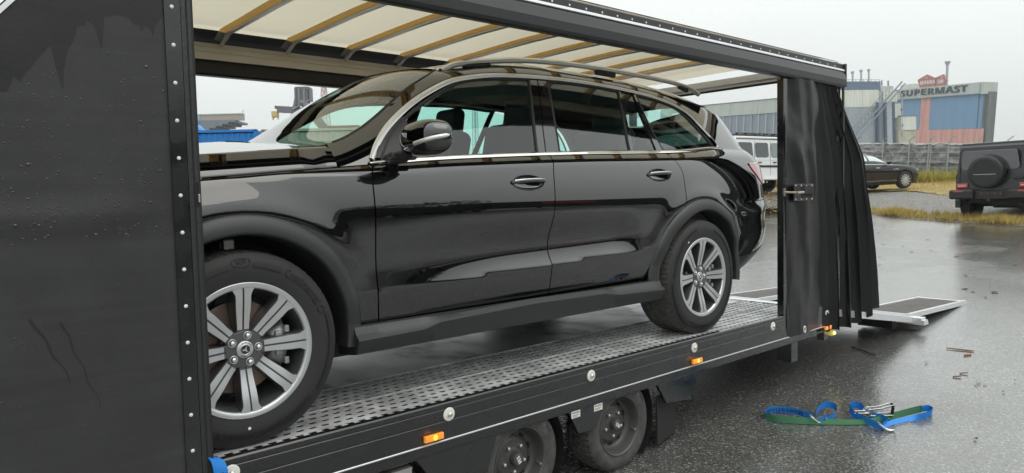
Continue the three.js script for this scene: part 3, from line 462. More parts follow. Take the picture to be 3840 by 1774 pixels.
const rdRear = smooth2([[2.70, 0.695], [2.75, 0.76], [2.82, 0.82], [2.91, 0.87], [2.935, 0.94], [2.951, 1.02], [2.962, 1.09], [2.950, 1.14], [2.915, 1.19], [2.884, 1.234]], 28);
const sh = (P, d) => P.map(p => [p[0] + d, p[1]]);
const rdLow = arc(...WR, 0.54, 178, 146, 12);
sides('front_fender', panel([...arc(...WF, 0.525, 0, 168, 40), [-0.62, 0.48], [-0.84, 0.55], [-0.88, 0.8], [-0.84, 0.96], ...belt(-0.78, 0.6, -0.004, 26), ...sh(fdFront, -gap)], {}), paint);
sides('front_door', panel(keyhole([...fdFront.slice().reverse().map(p => [p[0] + gap, p[1]]), ...[], ...belt(0.63, 1.778, -0.004).filter(p => p[0] > 0.64 && p[0] < 1.765), ...sh(fdRear, -gap).filter(p => p[1] < yBelt(p[0]) - 0.004).reverse()].filter(p => p[1] <= yBelt(p[0]) - 0.0039), HANDLES[0]), {}), paint);
sides('rear_door', panel(keyhole([...sh(fdRear, gap).filter(p => p[1] < yBelt(p[0]) - 0.005), ...belt(1.79, 2.87, -0.004), ...sh(rdRear, -gap).filter(p => p[1] < yBelt(p[0]) - 0.006).reverse(), ...rdLow.slice().reverse(), [2.605, 0.402]], HANDLES[1]), {}), paint);
const yRoofEdge = crv(wx([[1.0, 1.60], [1.25, 1.590], [1.41, 1.628], [1.566, 1.652], [1.727, 1.664], [1.907, 1.673], [2.135, 1.679], [2.48, 1.676], [2.816, 1.659], [3.079, 1.634], [3.25, 1.612], [3.5, 1.60], [4.0, 1.58]]));
const xRear = y => xT(y) + 0.40 - 0.10 * sstep(0.78, 0.92, y);
{
  const dlo = smooth2(wx([[2.90, 1.238], [3.2, 1.256], [3.45, 1.276], [3.612, 1.290], [3.590, 1.355], [3.516, 1.445], [3.42, 1.53], [3.30, 1.592], [3.20, 1.615]]), 60);
  const right = []; for (let y = 1.60; y > 0.885; y -= 0.03) right.push([xRear(y), y]);
  sides('rear_quarter_panel', panel([...dlo, ...Array.from({ length: 14 }, (_, i) => { const x = lerp(3.217, xRear(1.6), (i + 0.5) / 14); return [x, yRoofEdge(x)]; }), ...right, [xRear(0.905), 0.905], [3.80, 0.885], [3.545, 0.812], ...arc(...WR, 0.54, 46, 116, 22), ...rdRear.slice(3).map(p => [p[0] + gap, p[1]])], {}), paint);
  const rb = []; for (let y = 0.325; y < 0.90; y += 0.03) rb.push([xRear(y), y]);
  sides('rear_bumper_corner', panel([...rb, [xRear(0.9), 0.9], [3.80, 0.879], [3.55, 0.808], ...arc(...WR, 0.54, 45, -3, 16), [3.70, 0.33]], {}), paint);
  sides('rear_bumper_lip', panel([[3.68, 0.30], [xRear(0.3), 0.30], [xRear(0.40), 0.40], [xRear(0.54), 0.54], [3.70, 0.475]], { off: 0.006 }), cladding);
}
// --- greenhouse
const wsEdge = new THREE.SplineCurve([[0.36, 1.198], [0.52, 1.237], [0.66, 1.303], [0.785, 1.382], [0.921, 1.478], [1.052, 1.560], [1.196, 1.637], [1.25, 1.665]].map(p => new THREE.Vector2(...p)));
{
  const w = wsEdge.getPoints(40).map(p => [p.x, p.y]).filter(p => p[0] > 0.466);
  const dloF = smooth2([[1.36, 1.625], [1.25, 1.588], [1.09, 1.512], [0.938, 1.424], [0.788, 1.314], [0.692, 1.221], [0.63, 1.145]], 30);
  sides('a_pillar', panel([...w.slice().reverse(), [0.464, 1.222], [0.464, yBelt(0.464) + 0.002], [0.62, yBelt(0.62) + 0.002], ...dloF.slice().reverse()], { fold: 0.05 }), paint);
  const dTop = x => yRoofEdge(x) - 0.022;
  const gp = (P, m, n) => sides(n, panel(P, { off: -0.010, fold: 0, step: 0.05 }), m);
  const fg = [...smooth2([[0.70, 1.165], [0.80, 1.285], [0.953, 1.40], [1.114, 1.494], [1.289, 1.578], [1.452, 1.618], [1.661, 1.638], [1.83, 1.648]], 30), [1.803, 1.53], [1.762, 1.38], [1.715, 1.202], ...belt(1.71, 0.70, 0.012)];
  gp(fg, glassF, 'front_window');
  const rg = [[1.90, 1.222], [1.945, 1.45], [1.985, 1.652], [2.2, 1.660], [2.45, 1.657], [2.648, 1.645], [2.60, 1.45], [2.545, 1.238], ...belt(2.52, 1.92, 0.012, 8)];
  gp(rg, glassR, 'rear_window');
  gp([[2.585, 1.242], [2.635, 1.45], [2.68, 1.643], [2.80, 1.632], [2.80, 1.50], [2.815, 1.36], [2.825, 1.25]], glassR, 'vent_window');
  const qg = [[2.905, 1.252], [2.868, 1.36], [2.842, 1.50], [2.836, 1.63], ...smooth2(wx([[2.98, 1.622], [3.149, 1.603], [3.298, 1.562], [3.41, 1.48], [3.50, 1.385], [3.558, 1.302]]), 18), ...belt(3.585, 2.93, 0.014, 8)];
  gp(qg, glassR, 'quarter_window');
  sides('b_pillar_trim', panel([[1.722, 1.199], [1.768, 1.38], [1.81, 1.53], [1.838, 1.664], [1.903, 1.668], [1.858, 1.50], [1.815, 1.35], [1.778, 1.203]], { off: -0.004 }), gloss);
  sides('b_pillar_trim', panel([[1.786, 1.204], [1.823, 1.35], [1.866, 1.50], [1.911, 1.668], [1.98, 1.668], [1.94, 1.45], [1.894, 1.212]], { off: -0.004 }), gloss);
  sides('window_divider', panel([[2.549, 1.225], [2.604, 1.45], [2.652, 1.66], [2.677, 1.66], [2.630, 1.45], [2.580, 1.228]], { off: -0.004 }), gloss);
  sides('c_pillar_trim', panel([[2.829, 1.235], [2.82, 1.36], [2.804, 1.50], [2.803, 1.655], [2.834, 1.652], [2.839, 1.50], [2.864, 1.36], [2.90, 1.24]], { off: -0.002 }), gloss);
  // black rubber seals round the panes
  for (const P of [fg, rg, qg]) sides('window_seal', tube(resample(P, 0.05).map(p => onBody(p[0], p[1], -0.008)), 0.009, 160, 6, true), cabin);
  // bright trim: over the windows, then along the belt
  const top = smooth2(wx([[0.640, 1.148], [0.692, 1.218], [0.788, 1.311], [0.938, 1.421], [1.09, 1.509], [1.254, 1.584], [1.41, 1.622], [1.566, 1.646], [1.727, 1.658], [1.907, 1.667], [2.135, 1.674], [2.48, 1.671], [2.816, 1.653], [3.079, 1.628], [3.282, 1.588], [3.41, 1.528], [3.507, 1.440], [3.582, 1.352], [3.604, 1.295]]), 110);
  const ribbon = (P, w0, w1, o) => { const n = P.length - 1; return grid(n * 1, 4, (u, v) => { const i = Math.min(n - 1, Math.floor(u * n)), t = u * n - i, a = P[i], b = P[i + 1], x = lerp(a[0], b[0], t), y = lerp(a[1], b[1], t), pa = P[Math.max(0, i - 1)], pb = P[Math.min(n, i + 2)]; const L = Math.hypot(pb[0] - pa[0], pb[1] - pa[1]), nx = -(pb[1] - pa[1]) / L, ny = (pb[0] - pa[0]) / L, k = lerp(w0, w1, v); return onBody(x + nx * k, y + ny * k, o + 0.007 * Math.sin(v * PI)); }); };
  sides('window_trim', ribbon(top, -0.013, 0.012, 0.003), satin);
  sides('belt_trim', ribbon(belt(0.62, 3.674, 0.002, 70), -0.008, 0.012, 0.004), carChrome);
  sides('roof_seam', ribbon(top.slice(20, 100), 0.0135, 0.018, -0.004), cabin);
}
// --- roof, bonnet, windscreen, tail
put('roof', grid(110, 90, (u, v) => {
  const side = v < 0.5 ? 1 : -1, t = side > 0 ? v * 2 : (1 - v) * 2, w = 1 - t; // t: 0 at the edge, 1 in the middle
  const x0 = 1.25 - 0.085 * (1 - w * w), x1 = 3.93 + 0.06 * (1 - w * w), x = lerp(x0, x1, u);
  const xe = Math.min(x, 1e9), ye = x < 1.36 ? Math.max(yRoofEdge(xe), lerp(1.665, 1.60, clamp((x - 1.25) / 0.11, 0, 1))) : yRoofEdge(xe), R = roofR(x), yb = yBelt(x);
  const h0 = (ye - yb) / (R - yb), ph0 = Math.asin(Math.min(1, Math.pow(h0, 7))), ph = lerp(ph0, PI / 2, Math.pow(t, 0.85)), h = Math.pow(Math.sin(ph), 1 / 7), y = yb + h * (R - yb);
  const z = t >= 1 ? CZ : bodyZ(x, y); return V(x, y, side > 0 ? z : 2 * CZ - z);
}), paint, suv);
{
  const hoodY = crv([[-0.9, 1.03], [-0.7, 1.10], [-0.3, 1.145], [-0.124, 1.158], [0.042, 1.172], [0.212, 1.187], [0.372, 1.201], [0.47, 1.208], [0.6, 1.215]]); // crease along the bonnet side
  const hood = v => { };
  const hg = grid(60, 90, (u, v) => {
    const s = v < 0.5 ? 1 : -1, t = s > 0 ? v * 2 : (1 - v) * 2, w = 1 - t, x = lerp(-0.80 - 0.10 * (1 - w * w), 0.46 - 0.10 * sstep(0.20, 0.30, t) - 0.09 * sstep(0.25, 1, t), u);
    const yb = yBelt(x) + 0.002, zb = bodyZ(x, yb), yc = hoodY(x), hc = yc + 0.100 * sstep(-0.95, -0.4, x) ;
    let y, z;
    if (t < 0.22) { const k = t / 0.22; y = lerp(yb, yc, Math.sin(k * PI / 2)); z = lerp(zb, zb - 0.075, 1 - Math.cos(k * PI / 2)); y = lerp(yb, yc, Math.pow(k, 0.9)); z = zb - 0.075 * Math.pow(k, 1.15); }
    else { const k = (t - 0.22) / 0.78; z = lerp(zb - 0.075, CZ, k); y = yc + (hc - yc) * (k - 0.12 * k * k * k); }
    return V(x, y, s > 0 ? z : 2 * CZ - z);
  });
  put('bonnet', hg, paint, suv);
  put('cowl', grid(30, 6, (u, v) => { const w = u * 2 - 1, x = lerp(0.45 - 0.19 * (1 - Math.abs(w) ** 3) - 0.01, 0.47 - 0.05 * (1 - w * w), v); return V(x, 1.195 + 0.055 * (1 - Math.abs(w)) - 0.012, CZ + w * 0.86); }), cabin, suv);
  sides('wiper', beam(V(0.31, 1.250, -0.68), V(0.30, 1.275, -0.95), 0.012, 0.018), cabin);
  const ws = grid(50, 40, (u, v) => { // v up, u across
    const e = wsEdge.getPoint(clamp(v, 0, 1)), z0 = bodyZ(e.x, e.y) - 0.012, w = 1 - u * 2, half = z0 - CZ, k = 1 - w * w, kk = 1 - Math.pow(Math.abs(w), 3.2);
    return V(e.x - lerp(0.15, 0.085, v) * k, e.y + lerp(0.012, 0.030, v) * kk - 0.003, CZ + w * half);
  }, 1, true);
  put('windscreen', ws, glassW, suv);
  sides('windscreen_edge', tube(wsEdge.getPoints(16).slice(2).map(p => onBody(p.x, p.y, -0.006)), 0.010, 50, 6), cabin);
  put('windscreen_leaf', (() => { const s = new THREE.SphereGeometry(0.016, 7, 5); s.scale(1, 0.7, 0.3); const p = s.attributes.position; for (let i = 0; i < p.count; i++) p.setXYZ(i, p.getX(i) * (0.8 + 0.5 * hash2(i, 1)), p.getY(i) * (0.7 + 0.6 * hash2(i, 2)), p.getZ(i)); const o = onBody(0.905, 1.455, 0.01); s.translate(o.x - 0.02, o.y + 0.02, o.z); return s; })(), std(lc(0.09, 0.035, 0.014), 0.8), suv);
  // tail
  const rearX = crv([[0.28, 3.98], [0.4, 4.16], [0.56, 4.31], [0.8, 4.31], [0.95, 4.24], [1.2, 4.23], [1.45, 4.13], [1.62, 4.02], [1.70, 3.96]]);
  put('tailgate', grid(40, 50, (u, v) => { const y = lerp(0.30, 1.66, v), x0 = xRear(y), z0 = bodyZ(x0, y), w = 1 - 2 * u, k = 1 - Math.pow(Math.abs(w), 3); return V(lerp(x0, Math.max(rearX(y), x0 + 0.03), k), y, CZ + w * (z0 - CZ)); }), paint, suv);
  put('rear_screen', grid(20, 12, (u, v) => { const y = lerp(1.20, 1.60, v), w = (1 - 2 * u) * 0.8; const x0 = xRear(y), k = 1 - Math.pow(Math.abs(w), 3); return V(lerp(x0, Math.max(rearX(y), x0 + 0.03), k) + 0.004, y, CZ + w * (bodyZ(x0, y) - CZ)); }), gloss, suv);
  put('nose', grid(40, 30, (u, v) => { const y = lerp(0.28, 1.04, v), w = 1 - 2 * u, k = 1 - Math.pow(Math.abs(w), 2.6); const x0 = -0.84, z0 = bodyZ(x0, Math.max(0.5, Math.min(y, 1.0))); return V(x0 - 0.11 * k * Math.sin(PI * (0.25 + 0.6 * v)), y, CZ + w * (z0 - CZ)); }, 1, true), paint, suv);
  put('grille', extr([[-0.42, 0.62], [0.42, 0.62], [0.46, 0.80], [0.36, 0.95], [-0.36, 0.95], [-0.46, 0.80]], 0.03, 0.008).rotateY(-PI / 2).translate(-0.93, 0, CZ), carChrome, suv);
  sides('headlamp', panel([[-0.84, 0.78], [-0.60, 0.82], [-0.50, 0.90], [-0.62, 0.95], [-0.82, 0.92]], { off: 0.004 }), phy({ color: lc(0.5), roughness: 0.05, clearcoat: 1 }), suv);
  put('floor_pan', [bx(3.6, 0.10, 1.6, 1.55, 0.30, CZ), bx(0.9, 0.3, 1.1, -0.3, 0.45, CZ), bx(0.8, 0.3, 1.2, 3.6, 0.5, CZ)], cabin, suv);
}
// --- arches, sills
function flare([cx, cy], a0, a1) {
  const rows = [[0.452, -0.10], [0.453, 0.004], [0.458, 0.020], [0.468, 0.025], [0.498, 0.022], [0.522, 0.012], [0.533, 0.004], [0.538, -0.008]];
  return grid(60, rows.length - 1, (u, v) => {
    const q = v * (rows.length - 1), i = Math.min(rows.length - 2, Math.floor(q)), t = q - i, r = lerp(rows[i][0], rows[i + 1][0], t), o = lerp(rows[i][1], rows[i + 1][1], t), a = lerp(a0, a1, u) * PI / 180;
    const x = cx + r * Math.cos(a), y = cy + r * Math.sin(a), xs = cx + 0.53 * Math.cos(a), yss = cy + 0.53 * Math.sin(a); return V(x, y, Math.max(bodyZ(xs, Math.max(yss, 0.40)), -0.05) + o);
  });
}
sides('arch_trim', flare(WF, 195, -8), cladding); sides('arch_trim', flare(WR, 188, -8), cladding);
for (const [cx, cy] of [WF, WR]) {
  sides('wheel_housing', [(() => { const g = new THREE.CylinderGeometry(0.455, 0.455, 0.42, 30, 1, true, PI / 2 - 0.12, PI + 0.24); g.rotateX(PI / 2); g.translate(cx, cy, -0.24); return g; })(), (() => { const s = new THREE.ShapeGeometry(polyShape(arc(0, 0, 0.45, -8, 188, 30))); s.translate(cx, cy, -0.40); return s; })()], cabin);
  sides('suspension_arm', [beam(V(cx - 0.02, cy + 0.06, -0.26), V(cx + 0.01, cy + 0.42, -0.22), 0.05, 0.04), rbx(0.05, 0.07, 0.06, 0.01, cx + 0.01, cy + 0.40, -0.20)], std(lc(0.55, 0.54, 0.5), 0.4, 0.8));
}
{
  const mid = lin([[0.45, 0.352], [0.84, 0.358], [0.93, 0.380], [1.555, 0.396], [2.12, 0.388], [2.25, 0.366], [2.69, 0.352]]);
  const sec = x => [[0.408, -0.05], [0.403, -0.028], [mid(x) + 0.018, -0.014], [mid(x), 0.010], [mid(x) - 0.006, 0.012], [0.290, -0.010], [0.282, -0.018], [0.27, -0.10], [0.262, -0.2]];
  const P = (x, k) => { const s = sec(x), q = Math.min(k * 8, 7.9999), i = Math.floor(q), t = q - i; return V(x, lerp(s[i][0], s[i + 1][0], t), lerp(s[i][1], s[i + 1][1], t)); };
  const g = toCreasedNormals((() => { const q = grid(90, 8, (u, v) => P(lerp(0.487, 2.69, u), v), 1, true); q.deleteAttribute('normal'); q.deleteAttribute('uv'); return q; })(), 0.5);
  const cap = x => { const s = new THREE.ShapeGeometry(polyShape([...sec(x).map(p => [p[1], p[0]]), [-0.2, 0.40]])); s.rotateY(-PI / 2); s.translate(x, 0, 0); return s; };
  const fx = cap(0.487), p = fx.attributes.position; // ShapeGeometry x becomes z after the turn
  sides('sill_trim', uvBox(join([g, fx, cap(2.69)])), cladding);
  sides('sill_underside', bx(2.2, 0.05, 0.25, 1.59, 0.30, -0.2), cabin);
}
// --- door handles, mirrors, roof rails, lamps
for (const [x, y, w] of HANDLES) {
  const ell = Array.from({ length: 26 }, (_, i) => { const a = i / 26 * 2 * PI; return [x + w / 2 * Math.cos(a), y + 0.041 * Math.sin(a)]; });
  const [a, b] = sides('handle_recess', grid(30, 6, (u, v) => { const t = u * 2 * PI, r = 1 - v; return onBody(x + w / 2 * r * Math.cos(t), y + 0.041 * r * Math.sin(t), -0.001 - 0.030 * Math.sqrt(1 - r * r)); }), gloss);
  sides('handle_rim', tube(ell.map(p => onBody(p[0], p[1], 0.001)), 0.0025, 60, 6, true), gloss);
  sides('door_handle', tube([-0.115, -0.10, -0.05, 0, 0.05, 0.10, 0.115].map((d, i) => onBody(x + d, y + 0.004 + 0.004 * (d / 0.115), [0.0, 0.012, 0.020, 0.022, 0.021, 0.012, 0.0][i])), 0.0115, 40, 8), paint);
  sides('handle_trim', tube([-0.108, -0.05, 0, 0.05, 0.108].map((d, i) => onBody(x + d, y + 0.011 + 0.004 * (d / 0.115), [0.014, 0.027, 0.030, 0.029, 0.014][i])), 0.0048, 40, 8), carChrome);
}
{
  // mirror: a rounded shell standing off the door on a foot
  const shell = new THREE.SphereGeometry(1, 40, 28), p = shell.attributes.position;
  for (let i = 0; i < p.count; i++) { let x = p.getX(i), y = p.getY(i), z = p.getZ(i); const sgn = Math.sign, pw = (v, e) => sgn(v) * Math.pow(Math.abs(v), e); x = pw(x, x > 0 ? 0.62 : 0.8); y = pw(y, 0.75); z = pw(z, 0.72); p.setXYZ(i, x * 0.085 + (z * 0.03), y * 0.078 + z * 0.006 - (x < 0 ? 0 : 0), z * 0.135); }
  shell.computeVertexNormals(); shell.rotateY(-0.30); shell.translate(0.772, 1.232, 0.150);
  const m = sides('mirror_shell', shell, paint);
  sides('mirror_foot', [tube([onBody(0.735, 1.150, -0.01), V(0.76, 1.163, -0.01), V(0.765, 1.178, 0.03), V(0.77, 1.20, 0.08)], 0.030, 20, 10), rbx(0.14, 0.035, 0.05, 0.014, 0.77, 1.163, -0.035)], cladding);
  sides('mirror_sail', panel([[0.665, 1.158], [0.72, 1.235], [0.80, 1.312], [0.86, 1.36], [0.90, 1.37], [0.905, 1.168]], { off: -0.002 }), cladding);
  sides('mirror_indicator', tube([V(0.690, 1.203, 0.185), V(0.700, 1.213, 0.235), V(0.725, 1.223, 0.272), V(0.765, 1.231, 0.290), V(0.81, 1.239, 0.283)], 0.010, 30, 8).scale(1, 1, 1), satin);
  const rl = [[1.27, 1.672], [1.345, 1.710], [1.46, 1.738], [1.60, 1.760], [1.85, 1.792], [2.19, 1.811], [2.80, 1.812], [3.42, 1.788], [3.60, 1.764], [3.70, 1.730]];
  sides('roof_rail', tube(rl.map(q => V(q[0], q[1] - 0.018, -0.405)), 0.017, 120, 8), satin);
  sides('rail_foot', [[1.52, 1.722], [2.62, 1.772], [3.50, 1.748]].map(([x, y]) => rbx(x > 3 ? 0.12 : 0.20, 0.045, 0.026, 0.01, x, y, -0.405, 0, 0, x < 2 ? 0.13 : x > 3 ? -0.22 : -0.02)), cladding);
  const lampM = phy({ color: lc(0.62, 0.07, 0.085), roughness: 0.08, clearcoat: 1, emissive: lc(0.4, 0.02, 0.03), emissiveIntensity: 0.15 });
  const tl = [[3.98, 1.168], [4.18, 1.176], [4.35, 1.178], [4.335, 1.10], [4.32, 1.05], [4.29, 1.020], [4.19, 1.018], [4.09, 1.06], [4.015, 1.12]];
  sides('tail_lamp', panel(tl, { off: 0.006 }), lampM); sides('tail_lamp_trim', tube([[3.98, 1.172], [4.10, 1.177], [4.22, 1.181], [4.35, 1.182]].map(q => onBody(q[0], q[1], 0.004)), 0.006, 20, 6), carChrome);
}
// --- cabin
{
  const seat = (x, z, back) => { const q = []; q.push(rbx(0.50, 0.16, 0.50, 0.06, x, 0.78, z)); q.push(rbx(0.15, 0.66, 0.50, 0.06, x + 0.32, 1.10, z, 0, 0, -0.22)); q.push(rbx(0.10, 0.19, 0.27, 0.045, x + 0.43, 1.50, z, 0, 0, -0.15)); q.push(rod(V(x + 0.40, 1.3, z - 0.06), V(x + 0.43, 1.46, z - 0.06), 0.007)); q.push(rod(V(x + 0.40, 1.3, z + 0.06), V(x + 0.43, 1.46, z + 0.06), 0.007)); return q; };
  for (const z of [CZ + 0.38, CZ - 0.38]) put('front_seat', seat(1.60, z), cabin, suv);
  put('rear_seat', [...seat(2.42, CZ + 0.40), ...seat(2.42, CZ - 0.40), rbx(0.5, 0.16, 1.3, 0.05, 2.42, 0.77, CZ)], cabin, suv);
  put('dashboard', [rbx(0.36, 0.24, 1.5, 0.07, 0.72, 1.05, CZ), rbx(0.06, 0.15, 0.75, 0.02, 0.80, 1.20, CZ + 0.2, 0, 0, 0.2)], cabin, suv);
  put('steering_wheel', (() => { const t = new THREE.TorusGeometry(0.18, 0.016, 10, 40); t.rotateY(PI / 2); t.rotateZ(0.42); t.translate(1.16, 1.10, CZ + 0.37); return t; })(), cabin, suv);
  put('headliner', grid(20, 12, (u, v) => { const x = lerp(1.35, 3.75, u), w = v * 2 - 1; return V(x, roofR(x) - 0.06 - 0.05 * w * w, CZ + w * 0.62); }), cabinLight, suv);
  put('rear_view_mirror', [rbx(0.03, 0.07, 0.24, 0.02, 1.16, 1.56, CZ), rbx(0.10, 0.05, 0.10, 0.02, 1.18, 1.61, CZ)], cabin, suv);
  sides('door_lining', [bx(1.0, 0.5, 0.02, 1.2, 0.88, -0.12), bx(1.0, 0.5, 0.02, 2.3, 0.9, -0.12)], cabin);
  sides('d_pillar_lining', [bx(0.7, 0.44, 0.02, 3.3, 0.98, -0.14)], cabin);
}
// --- wheels
{
  const R = 0.392, silver = std(lc(0.62, 0.63, 0.645), 0.3, 0.75), graphite = phy({ color: lc(0.10, 0.10, 0.105), roughness: 0.42, metalness: 0.45, clearcoat: 0.4 });
  const side = r => 0.004 + 0.010 * Math.sin(clamp((r - 0.26) / 0.12, 0, 1) * PI);
  const tyre = uvBox(blockTyre(R, 0.258, 0.275, 72, 0.008, 0.005, 0.010, [0, 6])), tread = uvBox(blockTyre(R, 0.258, 0.275, 72, 0.008, 0.005, 0.010, [5, 99])), treadM = std(0xffffff, 0.75, 0, { map: dataTex(256, (u, v) => { const n = fbm(u * 20, v * 20, 20, 4), a = 0.27 + 0.2 * (n - 0.45); return [a * 1.02, a, a * 0.95]; }, true, [6, 6]) });
  const marks = [bentText('Continental', 0.034, 0.0016, 0.336, 61, side, 34), bentText('ContiSportContact', 0.028, 0.0016, 0.336, -42, side, 72), bentText('SUV', 0.015, 0.0016, 0.350, 95.5, side, 7)];
  { // raised bar rows between the names, the badge frame
    const bar = (a0, a1, r0, r1) => grid(24, 2, (u, v) => { const a = lerp(a0, a1, u) * PI / 180, r = lerp(r0, r1, v); return V(r * Math.cos(a), r * Math.sin(a), side(r) + 0.0022); });
    marks.push(bar(64, 84, 0.328, 0.350), bar(100, 150, 0.328, 0.350), bar(19, -36, 0.345, 0.363), bar(-150, -205, 0.33, 0.352));
    const ring = (a, r, s) => { const t = new THREE.TorusGeometry(s, 0.0018, 6, 20); t.translate(r * Math.cos(a * PI / 180), r * Math.sin(a * PI / 180), side(r) + 0.001); return t; }; marks.push(ring(22.5, 0.338, 0.014));
    const bf = tube([[0.339, 97.5], [0.361, 97.5], [0.361, 87], [0.339, 87]].map(([r, a]) => V(r * Math.cos(a * PI / 180), r * Math.sin(a * PI / 180), side(r) + 0.001)), 0.0013, 40, 5, true, 0.1); marks.push(bf);
  }
  const dot = latheZ([[0, 0.002], [0.006, 0.001], [0.0065, 0]], 12).translate(0.308 * Math.cos(-1.6), 0.308 * Math.sin(-1.6), side(0.308));
  const lip = latheZ([[0.256, -0.012], [0.269, 0.000], [0.270, 0.006], [0.266, 0.009], [0.250, 0.006], [0.246, 0.002], [0.243, -0.004]], 96);
  const barrel = latheZ([[0.243, -0.004], [0.236, -0.03], [0.232, -0.10], [0.224, -0.20], [0.236, -0.25]], 72);
  const back = latheZ([[0.236, -0.25], [0.05, -0.25]], 40);
  // one spoke along +x: dark body and two machined faces with a groove
  const wAt = r => lerp(0.0245, 0.0315, sstep(0.07, 0.20, r)) + 0.013 * sstep(0.205, 0.246, r) * sstep(0.205, 0.246, r);
  const zAt = r => lerp(-0.030, 0.0035, sstep(0.05, 0.25, r));
  const spokeBody = (() => { const rows = 16; return grid(rows, 12, (u, v) => { const r = lerp(0.055, 0.246, u), w = wAt(r) + 0.0015, z = zAt(r) - 0.002, q = v * 12, S = [[-1, -0.075], [-1, -0.035], [-1, -0.006], [-0.96, -0.001], [-0.9, 0], [-0.3, 0], [0, -0.004], [0.3, 0], [0.9, 0], [0.96, -0.001], [1, -0.006], [1, -0.035], [1, -0.075]]; const i = Math.min(11, Math.floor(q)), t = q - i; return V(r, lerp(S[i][0], S[i + 1][0], t) * w, z + lerp(S[i][1], S[i + 1][1], t)); }); })();
  const face = s => grid(24, 3, (u, v) => { const r = lerp(0.080, 0.2475, u), w = wAt(r), a = 0.0036, b = w - 0.0016, k = lerp(a, b, v); return V(r, s * k, zAt(r) + 0.0005 - 0.0005 * (v - 0.5) * (v - 0.5)); }, 1, s < 0);
  const faces = [face(1), face(-1)];
  const spokes = Array.from({ length: 8 }, (_, i) => (91.5 + 45 * i) * PI / 180);
  const hub = latheZ([[0.076, -0.05], [0.076, -0.020], [0.071, -0.0165], [0.040, -0.0165], [0.036, -0.012], [0.0001, -0.012]], 48);
  const bolts = Array.from({ length: 5 }, (_, i) => { const a = (75 + 72 * i) * PI / 180; return { s: latheZ([[0.0165, -0.0163], [0.0155, -0.014], [0.013, -0.0150], [0.011, -0.0225]], 16).translate(0.056 * Math.cos(a), 0.056 * Math.sin(a), 0.0003), h: latheZ([[0, -0.005], [0.008, -0.007], [0.0095, -0.010], [0.0097, -0.02]], 6).translate(0.056 * Math.cos(a), 0.056 * Math.sin(a), 0) }; });
  const cap = latheZ([[0, -0.0060], [0.018, -0.0065], [0.0205, -0.0065], [0.0325, -0.0085], [0.034, -0.012]], 40);
  const capDisc = latheZ([[0, 0], [0.0195, 0]], 36).translate(0, 0, -0.0055);
  const star = (() => { const P = []; for (let i = 0; i < 6; i++) { const a = PI / 2 + i * PI / 3, r = i % 2 ? 0.0042 : 0.0172; P.push([r * Math.cos(a), r * Math.sin(a)]); } return extr(P, 0.0012, 0.0003).translate(0, 0, -0.0054); })();
  const ringC = new THREE.TorusGeometry(0.0195, 0.0014, 8, 40).translate(0, 0, -0.0055);
  const capText = [bentText('MERCEDES', 0.0062, 0.0006, 0.0262, 140, () => -0.0078), bentText('BENZ', 0.0062, 0.0006, 0.0262, -62, () => -0.0078)];
  const disc = latheZ([[0.06, -0.10], [0.186, -0.10], [0.188, -0.104], [0.188, -0.125]], 64), discHat = latheZ([[0.001, -0.075], [0.07, -0.075], [0.085, -0.078], [0.088, -0.10]], 40);
  const cal = grid(14, 8, (u, v) => { const a = lerp(-32, 26, u) * PI / 180, r = lerp(0.120, 0.205, v), e = Math.sin(u * PI) ** 0.3 * Math.sin(v * PI) ** 0.3; return V(r * Math.cos(a), r * Math.sin(a), -0.10 + 0.052 * e); }, 1, true);
  const caliper = [cal, rbx(0.03, 0.10, 0.02, 0.006, 0.150, 0, -0.052), rbx(0.02, 0.03, 0.03, 0.005, 0.185, 0.055, -0.055), rbx(0.02, 0.03, 0.03, 0.005, 0.18, -0.075, -0.055)];
  const discM = std(0xffffff, 0.38, 0.8, { map: dataTex(64, (u, v) => { const a = 0.50 + 0.12 * (vnoise(u * 8, v * 8, 8) - 0.5); return [a * 1.05, a * 0.93, a * 0.84]; }, true) });
  const calM = std(lc(0.42, 0.43, 0.44), 0.45, 0.6);
  const mk = (x, z, flipY, rotT, rotR) => {
    const w = new THREE.Group(); w.name = 'wheel'; w.position.set(x, 0.385, z); if (flipY) w.rotation.y = PI; suv.add(w);
    const t = put('tyre', tyre, rubber, w), tr = put('tread', tread, treadM, w); const l = put('tyre_lettering', marks, std(lc(0.012), 0.5), w); const d = put('tyre_mark', dot, M.white, w);
    for (const o of [t, tr, l, d]) o.rotation.z = rotT;
    const R2 = new THREE.Group(); R2.name = 'rim'; R2.rotation.z = rotR; w.add(R2);
    put('rim_lip', lip, silver, R2); put('rim_barrel', [barrel, back], graphite, R2);
    for (const a of spokes) { const s = put('spoke', spokeBody, graphite, R2); s.rotation.z = a; for (const f of faces) { const q = put('spoke_face', f, silver, R2); q.rotation.z = a; } }
    const n0 = R2.children.length; put('hub_plate', hub, graphite, R2);
    for (const b of bolts) { put('bolt_seat', b.s, silver, R2); put('wheel_bolt', b.h, M.chrome, R2); }
    const c = put('hub_cap', cap, M.alu, R2); put('hub_cap_disc', capDisc, gloss, R2); put('hub_cap_emblem', [star, ringC], M.chrome, R2); put('hub_cap_letters', capText, gloss, R2); for (const o of R2.children) if (o.name.startsWith('hub_cap')) o.rotation.z = -rotR - 0.35;
    for (const o of R2.children.slice(n0)) o.position.z = -0.013; put('brake_disc', [disc, discHat], discM, w); put('brake_caliper', caliper, calM, w);
  };
  mk(0, 0, 0, 0, 0); mk(3.135, 0, 0, 218 * PI / 180, -1.0 * PI / 180); mk(0, 2 * CZ, 1, 0, 0); mk(3.135, 2 * CZ, 1, 1, 0.3);
}
